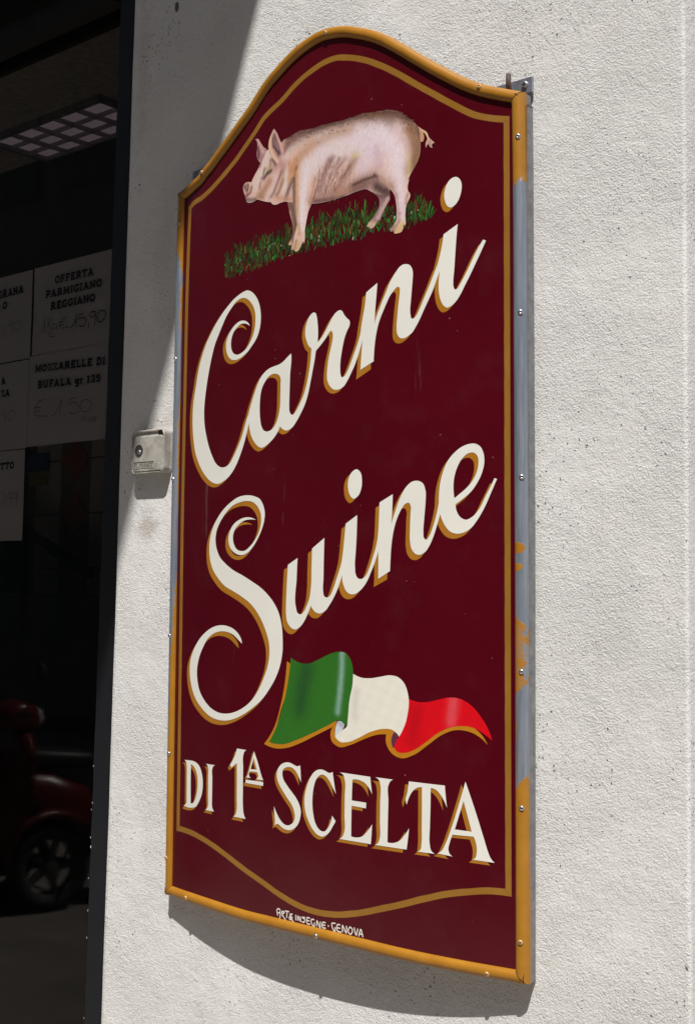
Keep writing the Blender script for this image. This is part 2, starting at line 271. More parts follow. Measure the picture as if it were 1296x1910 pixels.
# ------------------------------------------------------------------ the curved sign surface: s across, t up, h out from the wall (metres)
LET=[('C',(-94,-62),[[(-1777,3896,1),(-1814,3951,0),(-1886,3999,0),(-1968,4024,0),(-2078,4023,0),(-2188,3986,0),(-2299,3919,0),(-2392,3826,0),(-2462,3718,0),(-2479,3603,0),(-2451,3482,0),(-2393,3392,0),(-2326,3343,0),(-2213,3314,0),(-2083,3322,0),(-1956,3362,0),(-1831,3422,0),(-1726,3507,0),(-1622,3597,0),(-1536,3712,0),(-1486,3843,0),(-1467,4034,0),(-1496,4211,0),(-1564,4358,0),(-1654,4464,0),(-1761,4539,0),(-1860,4572,0),(-1978,4561,0),(-2124,4520,0),(-2272,4461,0),(-2421,4372,0),(-2554,4286,0),(-2688,4181,0),(-2843,4043,0),(-2980,3895,0),(-3098,3756,0),(-3197,3601,0),(-3287,3432,0),(-3356,3260,0),(-3434,2961,0),(-3480,2802,0),(-3517,2638,0),(-3534,2408,0),(-3528,2150,0),(-3493,1916,0),(-3419,1654,0),(-3314,1467,0),(-3178,1293,0),(-3045,1171,0),(-2915,1088,0),(-2766,1034,0),(-2641,1027,0),(-2519,1060,0),(-2378,1121,0),(-2240,1224,0),(-2124,1352,0),(-2010,1529,0),(-1917,1707,0),(-1834,1908,0),(-1775,2093,1),(-1756,2293,1),(-1820,2201,0),(-1903,2012,0),(-1996,1823,0),(-2110,1647,0),(-2225,1494,0),(-2323,1390,0),(-2422,1340,0),(-2544,1325,0),(-2648,1351,0),(-2753,1417,0),(-2861,1550,0),(-2972,1735,0),(-3062,1944,0),(-3121,2140,0),(-3149,2346,0),(-3147,2537,0),(-3122,2713,0),(-3083,2912,0),(-3020,3160,0),(-2968,3333,0),(-2911,3492,0),(-2835,3673,0),(-2720,3848,0),(-2606,4009,0),(-2475,4179,0),(-2325,4310,0),(-2177,4411,0),(-2067,4447,0),(-1958,4447,0),(-1867,4416,0),(-1776,4350,0),(-1685,4250,0),(-1630,4127,0),(-1616,3998,0),(-1634,3840,0),(-1685,3708,0),(-1763,3592,0),(-1886,3480,0),(-1994,3430,0),(-2085,3407,0),(-2159,3409,0),(-2234,3437,0),(-2301,3509,0),(-2327,3618,0),(-2314,3722,0),(-2260,3832,0),(-2168,3907,0),(-2058,3962,0),(-1949,3966,0),(-1876,3950,0),(-1813,3919,0)]],[]),('a',(-86,-62),[[(-646,3250,1),(-639,3178,0),(-645,3066,0),(-665,2913,0),(-673,2703,0),(-680,2492,0),(-683,2310,0),(-672,2210,0),(-635,2162,0),(-595,2145,0),(-555,2165,0),(-496,2223,0),(-408,2341,0),(-331,2460,0),(-255,2647,0),(-200,2851,0),(-163,3027,0),(-146,3178,0),(-137,3282,1),(-80,3310,1),(-31,3232,1),(-49,3112,0),(-95,2923,0),(-150,2707,0),(-215,2477,0),(-290,2303,0),(-386,2158,0),(-503,2014,0),(-582,1936,0),(-662,1893,0),(-763,1880,0),(-824,1899,0),(-876,1931,0),(-918,1970,1),(-969,1882,0),(-1071,1776,0),(-1218,1680,0),(-1324,1630,0),(-1410,1615,0),(-1498,1643,0),(-1609,1730,0),(-1700,1852,0),(-1747,1971,0),(-1772,2089,1),(-1801,2208,1),(-1775,2293,0),(-1743,2377,0),(-1667,2544,0),(-1603,2668,0),(-1528,2804,0),(-1431,2924,0),(-1324,2999,0),(-1218,3044,0),(-1070,3071,0),(-924,3097,0),(-832,3137,0),(-740,3197,0)],[(-973,2904,0),(-1047,2929,0),(-1131,2932,0),(-1237,2896,0),(-1332,2813,0),(-1406,2720,0),(-1448,2609,0),(-1467,2467,0),(-1471,2309,0),(-1456,2149,0),(-1421,2017,0),(-1361,1933,0),(-1275,1901,0),(-1179,1912,0),(-1074,1975,0),(-1003,2069,0),(-952,2192,0),(-923,2331,0),(-916,2514,0),(-914,2727,0),(-920,2848,0)]],[]),('r',(-80,-58),[[(-136,3209,1),(-137,3279,1),(-205,3334,0),(-256,3423,0),(-290,3521,0),(-294,3616,0),(-272,3719,0),(-228,3807,0),(-163,3881,0),(-91,3913,0),(-42,3894,0),(-17,3838,0),(3,3742,0),(17,3624,0),(19,3483,0),(12,3373,1),(99,3439,0),(193,3544,0),(270,3650,0),(347,3750,0),(408,3818,0),(469,3856,0),(538,3870,0),(584,3847,0),(622,3790,0),(684,3719,0),(752,3659,0),(762,3618,0),(752,3573,0),(701,3493,0),(656,3407,0),(612,3275,0),(576,3118,0),(551,2972,0),(548,2834,0),(560,2741,0),(584,2699,0),(640,2711,0),(707,2784,0),(781,2913,0),(854,3065,0),(926,3216,0),(984,3369,0),(1026,3523,1),(1077,3494,1),(1050,3310,1),(1007,3185,0),(943,3022,0),(870,2870,0),(797,2752,0),(709,2624,0),(619,2530,0),(529,2498,0),(452,2494,0),(375,2518,0),(297,2589,0),(249,2680,0),(240,2773,0),(250,2899,0),(276,3058,0),(321,3215,0),(359,3350,0),(373,3441,0),(363,3500,0),(330,3538,0),(287,3509,0),(225,3441,0),(132,3353,0),(37,3277,0),(-26,3229,1),(-34,3186,1)]],[]),('n',(-84,-76),[[(1359,4227,1),(1350,4116,0),(1337,3985,0),(1318,3790,0),(1311,3681,0),(1303,3539,1),(1353,3676,0),(1421,3810,0),(1489,3944,0),(1556,4066,0),(1623,4199,0),(1690,4288,0),(1756,4366,0),(1823,4432,0),(1889,4461,0),(1968,4460,0),(2027,4438,0),(2073,4381,0),(2096,4296,0),(2091,4189,0),(2075,4019,0),(2057,3827,0),(2044,3700,0),(2051,3602,0),(2078,3534,0),(2117,3535,0),(2168,3577,0),(2232,3677,0),(2332,3870,0),(2417,4029,0),(2500,4200,0),(2576,4358,1),(2637,4337,1),(2629,4257,1),(2562,4114,0),(2486,3942,0),(2410,3809,0),(2318,3651,0),(2217,3474,0),(2156,3386,0),(2092,3307,0),(2014,3257,0),(1936,3227,0),(1870,3229,0),(1817,3257,0),(1779,3320,0),(1769,3430,0),(1781,3591,0),(1800,3773,0),(1819,3912,0),(1834,4029,0),(1829,4078,0),(1791,4105,0),(1745,4084,0),(1691,4037,0),(1625,3969,0),(1557,3858,0),(1477,3715,0),(1409,3581,0),(1368,3466,0),(1328,3295,0),(1302,3100,0),(1290,2904,1),(1002,2785,1),(1015,2944,0),(1028,3108,0),(1048,3316,1),(1004,3442,1),(1031,3605,0),(1061,3734,0),(1089,3863,0),(1109,3994,0),(1119,4097,1)]],[[(964,3082,1),(908,2628,1),(1228,2774,1),(1227,2878,1),(1037,2941,1),(1027,3218,1)]]),('i',(-77,-69),[[(2963,4976,1),(2946,4834,0),(2927,4618,0),(2913,4427,0),(2899,4237,0),(2882,4046,0),(2885,3969,0),(2915,3914,0),(2952,3916,0),(2995,3968,0),(3083,4097,0),(3170,4239,0),(3256,4393,0),(3342,4534,0),(3431,4654,1),(3481,4631,1),(3399,4475,0),(3299,4298,0),(3199,4120,0),(3098,3955,0),(3011,3812,0),(2923,3708,0),(2834,3648,0),(2760,3635,0),(2699,3677,0),(2639,3781,0),(2608,3914,0),(2603,4057,0),(2615,4171,0),(2629,4257,1),(2579,4358,1),(2613,4470,0),(2648,4594,0),(2678,4732,0),(2695,4846,1)]],[]),('dot',(-75,-63),[[(2931,5755,0),(2990,5717,0),(3032,5632,0),(3032,5529,0),(3006,5430,0),(2962,5347,0),(2903,5292,0),(2836,5267,0),(2769,5301,0),(2723,5387,0),(2705,5494,0),(2730,5606,0),(2782,5701,0),(2857,5750,0)]],[]),('S',(-93,-88),[[(-1545,310,1),(-1657,350,0),(-1845,363,0),(-2036,321,0),(-2190,241,0),(-2287,133,0),(-2332,0,0),(-2301,-148,0),(-2201,-248,0),(-2063,-310,0),(-1928,-324,0),(-1758,-278,0),(-1611,-172,0),(-1485,-31,0),(-1378,134,0),(-1316,287,0),(-1300,429,0),(-1349,574,0),(-1442,685,0),(-1589,740,0),(-1814,769,0),(-2044,748,0),(-2277,660,0),(-2495,534,0),(-2676,379,0),(-2818,197,0),(-2906,-12,0),(-2923,-211,0),(-2889,-411,0),(-2801,-585,0),(-2653,-734,0),(-2447,-882,0),(-2167,-990,0),(-1895,-1097,0),(-1668,-1214,0),(-1481,-1366,0),(-1334,-1541,0),(-1224,-1726,0),(-1150,-1912,0),(-1136,-2099,0),(-1179,-2312,0),(-1282,-2529,0),(-1458,-2797,0),(-1638,-2974,0),(-1860,-3108,0),(-2087,-3196,0),(-2321,-3242,0),(-2561,-3242,0),(-2809,-3175,0),(-3023,-3042,0),(-3177,-2879,0),(-3255,-2684,0),(-3273,-2486,0),(-3212,-2259,0),(-3087,-2054,0),(-2921,-1875,0),(-2714,-1770,0),(-2511,-1735,0),(-2310,-1746,0),(-2152,-1790,0),(-2015,-1870,0),(-1899,-1943,1),(-1920,-1867,0),(-1998,-1773,0),(-2154,-1681,0),(-2312,-1637,0),(-2513,-1622,0),(-2758,-1660,0),(-3008,-1766,0),(-3242,-1935,0),(-3413,-2142,0),(-3507,-2347,0),(-3515,-2548,0),(-3465,-2771,0),(-3326,-3013,0),(-3105,-3196,0),(-2848,-3325,0),(-2599,-3374,0),(-2358,-3373,0),(-2085,-3316,0),(-1820,-3213,0),(-1563,-3076,0),(-1312,-2906,0),(-1137,-2731,0),(-966,-2512,0),(-849,-2274,0),(-795,-2039,0),(-795,-1807,0),(-825,-1575,0),(-914,-1344,0),(-1038,-1182,0),(-1199,-1042,0),(-1379,-925,0),(-1638,-807,0),(-1902,-699,0),(-2174,-601,0),(-2415,-477,0),(-2600,-340,0),(-2693,-190,0),(-2730,-16,0),(-2692,157,0),(-2592,302,0),(-2433,457,0),(-2236,585,0),(-2003,649,0),(-1794,664,0),(-1625,633,0),(-1494,544,0),(-1408,409,0),(-1398,265,0),(-1450,100,0),(-1576,-65,0),(-1723,-183,0),(-1835,-241,0),(-1949,-251,0),(-2084,-213,0),(-2176,-102,0),(-2198,21,0),(-2149,142,0),(-2034,236,0),(-1882,304,0),(-1694,322,0)]],[]),('u',(-103,-86),[[(-677,-513,1),(-435,-393,1),(-453,-744,0),(-465,-1254,0),(-422,-1355,0),(-345,-1379,0),(-278,-1340,0),(-204,-1234,0),(-134,-1091,0),(-97,-870,0),(-88,-554,0),(-78,-232,1),(211,-53,1),(202,-399,0),(197,-743,0),(191,-963,0),(213,-1050,0),(273,-1080,0),(349,-1048,0),(424,-930,0),(506,-743,0),(595,-526,0),(643,-371,1),(677,-526,1),(629,-687,1),(557,-867,0),(475,-1022,0),(351,-1195,0),(246,-1305,0),(139,-1354,0),(31,-1341,0),(-57,-1279,0),(-93,-1223,1),(-188,-1392,0),(-276,-1520,0),(-365,-1602,0),(-478,-1646,0),(-570,-1623,0),(-673,-1530,0),(-712,-1386,0),(-715,-1194,0),(-704,-937,0),(-689,-680,0)]],[]),('i',(-94,-83),[[(699,179,1),(954,321,1),(948,56,0),(931,-251,0),(913,-558,0),(930,-681,0),(983,-748,0),(1063,-757,0),(1141,-711,0),(1219,-589,0),(1295,-407,0),(1371,-195,0),(1408,-14,1),(1436,-136,1),(1414,-293,1),(1354,-453,0),(1258,-650,0),(1162,-818,0),(1044,-940,0),(945,-1002,0),(845,-1019,0),(743,-983,0),(660,-866,0),(629,-687,1),(603,-526,1),(642,-309,0),(673,-62,0)]],[]),('dot',(-92,-69),[[(935,1097,0),(1020,1040,0),(1053,915,0),(1042,777,0),(983,656,0),(871,598,0),(789,663,0),(747,789,0),(754,929,0),(826,1049,0)]],[]),('n',(-86,-86),[[(1435,517,1),(1708,644,1),(1702,433,0),(1681,147,1),(1766,371,0),(1876,608,0),(1986,760,0),(2095,834,0),(2204,847,0),(2311,801,0),(2365,680,0),(2366,502,0),(2342,236,0),(2326,0,0),(2337,-89,0),(2380,-119,0),(2439,-61,0),(2509,85,0),(2578,290,0),(2629,509,1),(2665,405,1),(2648,288,1),(2579,84,0),(2510,-92,0),(2440,-223,0),(2352,-325,0),(2263,-363,0),(2174,-348,0),(2094,-264,0),(2064,-144,0),(2063,94,0),(2072,332,0),(2079,422,0),(2042,489,0),(1969,479,0),(1896,403,0),(1804,250,0),(1731,41,0),(1687,-199,0),(1670,-410,0),(1660,-626,1),(1414,-756,1),(1416,-529,0),(1414,-293,1),(1383,-195,1),(1412,47,0),(1425,290,0)]],[[(1318,-893,1),(1597,-765,1),(1604,-665,1),(1440,-620,1),(1415,-378,1),(1347,-529,1)]]),('e',(-79,-79),[[(2622,524,0),(2646,788,0),(2697,962,0),(2783,1135,0),(2902,1261,0),(3037,1350,0),(3171,1393,0),(3287,1395,0),(3385,1343,0),(3444,1233,0),(3457,1088,0),(3419,932,0),(3337,776,0),(3222,635,0),(3073,524,0),(2938,441,1),(2955,338,0),(3023,235,0),(3124,189,0),(3240,230,0),(3371,357,0),(3484,555,0),(3581,724,0),(3638,831,1),(3683,818,1),(3581,609,0),(3468,383,0),(3338,185,0),(3207,43,0),(3074,-18,0),(2957,-31,0),(2838,6,0),(2735,110,0),(2665,243,0),(2648,288,1),(2623,406,1)],[(2914,538,1),(2897,690,0),(2910,865,0),(2970,1038,0),(3054,1165,0),(3171,1247,0),(3270,1251,0),(3336,1195,0),(3353,1079,0),(3320,936,0),(3238,794,0),(3122,682,0),(3005,599,0)]],[]),('D',(-63,-56),[[(-3654,-4220,1),(-3522,-4215,0),(-3332,-4216,0),(-3239,-4239,0),(-3145,-4295,0),(-3074,-4406,0),(-3042,-4520,0),(-3038,-4677,0),(-3069,-4812,0),(-3142,-4938,0),(-3243,-5056,1),(-3289,-5072,0),(-3669,-5084,1),(-3598,-5055,0),(-3567,-5018,0),(-3565,-4898,0),(-3565,-4699,0),(-3568,-4500,0),(-3572,-4340,0),(-3593,-4263,0)],[(-3430,-4279,1),(-3354,-4304,0),(-3270,-4375,0),(-3214,-4487,0),(-3200,-4617,0),(-3215,-4750,0),(-3247,-4859,0),(-3303,-4958,0),(-3372,-5010,0),(-3424,-5013,1),(-3429,-4815,0),(-3434,-4617,0),(-3434,-4419,0)]],[]),('I',(-60,-54),[[(-2983,-4222,1),(-2808,-4221,0),(-2643,-4218,1),(-2708,-4244,0),(-2736,-4286,0),(-2737,-4474,0),(-2737,-4668,0),(-2739,-4863,0),(-2732,-4992,0),(-2707,-5040,0),(-2669,-5077,1),(-2812,-5077,0),(-2968,-5076,1),(-2891,-5044,0),(-2863,-4995,0),(-2862,-4813,0),(-2864,-4618,0),(-2866,-4423,0),(-2869,-4293,0),(-2908,-4238,0)]],[]),('one',(-66,-61),[[(-2008,-3851,1),(-1736,-3855,1),(-1795,-3892,0),(-1824,-3958,0),(-1824,-4185,0),(-1823,-4564,0),(-1817,-4879,0),(-1795,-5002,0),(-1738,-5089,1),(-2097,-5088,1),(-2026,-5044,0),(-1997,-4964,0),(-1996,-4710,0),(-1997,-4457,0),(-2003,-4115,1),(-2165,-4214,1),(-2204,-4163,1),(-2106,-4049,0),(-2047,-3954,0)]],[]),('A',(-47,-30),[[(-1526,-3857,1),(-1430,-4021,0),(-1331,-4236,0),(-1301,-4295,0),(-1263,-4347,1),(-1463,-4349,1),(-1425,-4326,0),(-1406,-4306,0),(-1436,-4221,1),(-1621,-4224,1),(-1659,-4295,0),(-1639,-4324,0),(-1603,-4345,1),(-1747,-4338,1),(-1698,-4305,0),(-1670,-4245,0),(-1585,-4023,0)],[(-1531,-3981,1),(-1441,-4178,1),(-1612,-4183,1)]],[]),('bar',(-52,-59),[[(-1750,-4386,1),(-1266,-4378,1),(-1265,-4446,1),(-1749,-4445,1)]],[]),('S',(-56,-62),[[(-323,-3991,1),(-311,-4096,0),(-305,-4190,0),(-293,-4282,1),(-354,-4195,0),(-423,-4107,0),(-515,-4054,0),(-606,-4047,0),(-698,-4071,0),(-756,-4117,0),(-766,-4181,0),(-742,-4266,0),(-648,-4367,0),(-532,-4464,0),(-417,-4561,0),(-337,-4662,0),(-298,-4766,0),(-312,-4893,0),(-366,-5009,0),(-455,-5090,0),(-568,-5136,0),(-683,-5135,0),(-788,-5101,0),(-871,-5064,0),(-953,-5106,1),(-943,-5002,0),(-963,-4893,0),(-975,-4768,1),(-909,-4871,0),(-825,-4971,0),(-731,-5039,0),(-627,-5060,0),(-536,-5030,0),(-468,-4974,0),(-440,-4893,0),(-459,-4801,0),(-517,-4698,0),(-622,-4600,0),(-739,-4487,0),(-846,-4372,0),(-901,-4266,0),(-907,-4172,0),(-862,-4080,0),(-792,-4017,0),(-688,-3976,0),(-584,-3970,0),(-481,-3995,0),(-402,-4014,0)]],[]),('C',(-57,-57),[[(447,-4030,1),(465,-4128,0),(497,-4277,0),(525,-4392,1),(456,-4297,0),(382,-4197,0),(297,-4122,0),(212,-4096,0),(138,-4122,0),(63,-4199,0),(11,-4328,0),(-16,-4486,0),(-18,-4641,0),(5,-4793,0),(50,-4926,0),(116,-5010,0),(201,-5053,0),(265,-5050,0),(348,-4981,0),(410,-4882,0),(440,-4764,1),(524,-4846,1),(462,-4937,0),(391,-5037,0),(308,-5109,0),(202,-5145,0),(95,-5120,0),(-13,-5042,0),(-113,-4915,0),(-180,-4784,0),(-209,-4631,0),(-195,-4459,0),(-153,-4330,0),(-78,-4182,0),(8,-4081,0),(94,-4029,0),(179,-4013,0),(275,-4027,0),(359,-4054,0)]],[]),('E',(-77,-55),[[(594,-4019,1),(1274,-4031,1),(1285,-4122,0),(1315,-4313,1),(1247,-4216,0),(1169,-4149,0),(1071,-4113,0),(892,-4113,1),(884,-4283,0),(879,-4461,1),(1191,-4464,1),(1186,-4558,1),(876,-4548,1),(872,-4767,0),(871,-5056,1),(1000,-5059,0),(1117,-5022,0),(1214,-4935,0),(1319,-4804,1),(1310,-4938,0),(1293,-5131,1),(609,-5131,1),(679,-5084,0),(715,-5012,0),(721,-4709,0),(724,-4406,0),(725,-4148,0),(690,-4060,0)]],[]),('L',(-81,-63),[[(1379,-4026,1),(1748,-4031,1),(1688,-4069,0),(1658,-4120,0),(1653,-4394,0),(1645,-4716,0),(1639,-5057,1),(1765,-5051,0),(1885,-5000,0),(1983,-4900,0),(2071,-4779,1),(2052,-4940,0),(2024,-5125,1),(1377,-5132,1),(1449,-5086,0),(1479,-5010,0),(1483,-4735,0),(1485,-4412,0),(1488,-4153,0),(1462,-4074,0)]],[]),('T',(-76,-54),[[(2063,-4029,1),(2754,-4030,1),(2767,-4169,0),(2796,-4376,1),(2745,-4280,0),(2671,-4178,0),(2577,-4109,0),(2486,-4094,1),(2484,-4386,0),(2475,-4700,0),(2473,-4983,0),(2496,-5074,0),(2571,-5124,1),(2238,-5130,1),(2300,-5083,0),(2315,-5002,0),(2319,-4718,0),(2321,-4403,0),(2320,-4098,1),(2214,-4121,0),(2127,-4193,0),(2068,-4287,0),(2024,-4403,1),(2004,-4357,0),(2038,-4194,0)]],[]),('A',(-76,-52),[[(3131,-3932,1),(3307,-4362,0),(3466,-4788,0),(3536,-4978,0),(3579,-5063,0),(3648,-5128,1),(3264,-5128,1),(3317,-5088,0),(3335,-5017,0),(3281,-4771,1),(2898,-4784,1),(2840,-4938,0),(2822,-5018,0),(2840,-5078,0),(2905,-5124,1),(2618,-5110,1),(2702,-5056,0),(2766,-4947,0),(2876,-4686,0),(3002,-4331,0)],[(3098,-4237,1),(3246,-4698,1),(2940,-4697,1)]],[])]
OUT=[[(-4111,6894,1),(-3878,6942,0),(-3574,7032,0),(-3386,7090,0),(-3255,7171,0),(-3048,7276,0),(-2796,7430,0),(-2526,7592,0),(-2287,7744,0),(-2053,7895,0),(-1859,8025,0),(-1351,8417,0),(-1070,8572,0),(-796,8708,0),(-529,8813,0),(-267,8884,0),(39,8930,0),(338,8910,0),(629,8852,0),(960,8733,0),(1281,8593,0),(1550,8440,0),(1855,8231,0),(2194,7982,0),(2524,7743,0),(2845,7524,0),(3157,7324,0),(3460,7167,0),(3757,7048,0),(3975,6967,0),(4136,6911,1)],[(4138,6912,1),(4165,4949,0),(4178,2414,0),(4199,-911,0),(4207,-4177,0),(4215,-6883,1)],[(4215,-6883,1),(4046,-6884,0),(3002,-6898,0),(1826,-6899,0),(1229,-6888,0),(127,-6882,0),(-1105,-6893,0),(-1538,-6901,0),(-2882,-6880,0),(-4221,-6861,1)],[(-4221,-6861,1),(-4216,-3062,0),(-4201,80,0),(-4166,3258,0),(-4143,5396,0),(-4110,6893,1)]]
PIN=[(3841,6526,1),(3647,6574,0),(3461,6631,0),(3311,6691,0),(2886,6948,0),(2486,7223,0),(2197,7420,0),(1858,7663,0),(1420,7946,0),(1057,8137,0),(682,8277,0),(393,8344,0),(146,8342,0),(-208,8266,0),(-573,8135,0),(-950,7926,0),(-1460,7701,0),(-1680,7519,0),(-1973,7307,0),(-2228,7127,0),(-2514,6967,0),(-2784,6831,0),(-3036,6720,0),(-3323,6629,0),(-3645,6561,0),(-3727,6513,1),(-3787,5118,0),(-3816,3216,0),(-3848,906,0),(-3853,-2522,0),(-3852,-5546,1),(-3510,-5554,0),(-3057,-5617,0),(-2373,-5792,0),(-1812,-5977,0),(-1282,-6135,0),(-779,-6292,0),(-367,-6388,0),(28,-6429,0),(533,-6400,0),(1014,-6300,0),(1475,-6160,0),(1919,-6017,0),(2346,-5867,0),(2758,-5734,0),(3157,-5640,0),(3544,-5570,0),(3882,-5553,1),(3868,-1744,0),(3856,2440,0)]
RIV=[(4090,6176),(4129,3401),(4147,823),(4150,-2157),(4152,-4246),(4134,-6242),(197,8822),(3396,7129),(-3228,7095),(-4019,6238),(-4063,3557),(-4093,1178),(-4141,-1880),(-4106,-4134),(-4146,-6154),(-3454,-6780),(148,-6808),(3577,-6820)]
MARK=[[[(-855,-6646,0),(-872,-6547,0),(-812,-6530,0),(-791,-6587,0),(-803,-6698,0)],[(-865,-6603,0),(-793,-6596,0)]],[[(-734,-6638,0),(-743,-6559,0),(-685,-6566,0),(-731,-6601,0),(-654,-6692,0)]],[[(-666,-6539,0),(-577,-6537,0)],[(-620,-6542,0),(-625,-6646,0)]],[[(-488,-6565,0),(-553,-6580,0),(-513,-6600,0),(-566,-6636,0),(-545,-6666,0),(-487,-6616,0)],[(-546,-6613,0),(-461,-6689,0)]],[[(-401,-6567,0),(-399,-6648,0)]],[[(-351,-6646,0),(-352,-6573,0),(-288,-6651,0),(-289,-6575,0)]],[[(-180,-6570,0),(-247,-6577,0),(-185,-6604,0),(-198,-6653,0),(-255,-6649,0)]],[[(-67,-6560,0),(-124,-6560,0),(-122,-6660,0),(-62,-6663,0)],[(-123,-6609,0),(-76,-6608,0)]],[[(36,-6569,0),(-20,-6573,0),(-33,-6611,0),(46,-6683,0),(45,-6618,0)]],[[(102,-6661,0),(106,-6574,0),(181,-6680,0),(183,-6581,0)]],[[(302,-6576,0),(242,-6577,0),(239,-6663,0),(306,-6665,0)],[(239,-6621,0),(293,-6619,0)]],[[(367,-6610,0),(374,-6624,0)]],[[(526,-6549,0),(449,-6562,0),(455,-6613,0),(518,-6684,0),(526,-6614,0)]],[[(632,-6554,0),(579,-6557,0),(576,-6664,0),(659,-6669,0)],[(579,-6611,0),(632,-6611,0)]],[[(689,-6658,0),(688,-6554,0),(772,-6665,0),(775,-6552,0)]],[[(858,-6551,0),(820,-6596,0),(824,-6647,0),(862,-6669,0),(900,-6634,0),(899,-6576,0),(858,-6551,0)]],[[(943,-6550,0),(987,-6661,0),(1020,-6556,0)]],[[(1046,-6667,0),(1088,-6551,0),(1131,-6665,0)],[(1063,-6628,0),(1114,-6627,0)]]]
FLAG={'gold':[[(-679,-2212,1),(-602,-2243,0),(-633,-2609,0),(-829,-3108,0),(-1018,-3646,1),(-811,-3656,0),(-411,-3543,0),(68,-3351,0),(527,-3149,1),(529,-3349,0),(620,-3492,0),(842,-3475,0),(1228,-3290,0),(1561,-3216,0),(1806,-3221,1),(1767,-3514,0),(1968,-3562,0),(2203,-3479,0),(2584,-3212,0),(2882,-3066,0),(3172,-3046,1),(3404,-3169,0),(3526,-3335,1),(3351,-3204,0),(3137,-3142,0),(2919,-3148,0),(2697,-3236,0),(2434,-3413,0),(2164,-3593,0),(1889,-3671,0),(1687,-3585,0),(1604,-3463,0),(1603,-3307,1),(1396,-3333,0),(1144,-3418,0),(842,-3541,0),(577,-3596,0),(417,-3509,0),(393,-3360,0),(438,-3273,1),(69,-3436,0),(-312,-3603,0),(-658,-3719,0),(-964,-3753,0),(-1255,-3701,1),(-1021,-3436,0),(-821,-2968,0),(-724,-2579,0)]],'green':[[(-579,-2138,1),(-379,-2216,0),(-135,-2223,0),(102,-2144,0),(333,-2050,0),(538,-1998,0),(718,-2011,0),(829,-2114,0),(883,-2278,0),(868,-2528,0),(814,-2863,0),(773,-3165,0),(751,-3249,1),(662,-3173,0),(550,-3147,1),(300,-3266,0),(-26,-3409,0),(-411,-3560,0),(-760,-3665,0),(-1123,-3655,1),(-944,-3395,0),(-769,-2999,0),(-648,-2575,0)]],'white':[[(889,-2351,1),(1050,-2403,0),(1263,-2408,0),(1473,-2372,0),(1678,-2339,0),(1841,-2364,0),(1961,-2454,0),(2029,-2595,0),(2054,-2722,0),(2024,-2981,0),(1946,-3211,0),(1867,-3329,1),(1806,-3269,0),(1725,-3227,0),(1520,-3226,0),(1270,-3293,0),(1015,-3411,0),(798,-3495,0),(598,-3504,0),(498,-3435,1),(529,-3366,0),(663,-3306,0),(760,-3239,0),(777,-3131,0),(814,-2797,0),(877,-2527,0)]],'curl':[[(550,-3164,1),(640,-3168,0),(707,-3219,1),(685,-3271,0),(552,-3374,0),(498,-3425,1),(510,-3284,0)]],'red':[[(2054,-2697,1),(2199,-2736,0),(2392,-2734,0),(2620,-2683,0),(2806,-2638,0),(3027,-2644,0),(3225,-2732,0),(3421,-2921,0),(3526,-3068,0),(3606,-3262,1),(3456,-3165,0),(3280,-3085,0),(3064,-3069,0),(2845,-3109,0),(2622,-3210,0),(2395,-3369,0),(2164,-3514,0),(1968,-3578,0),(1808,-3559,0),(1759,-3482,1),(1807,-3398,0),(1886,-3296,0),(1985,-3112,0),(2043,-2916,0)]],'darkcurl':[[(1766,-3256,1),(1854,-3308,1),(1787,-3448,0),(1743,-3522,1),(1706,-3406,0)]]}
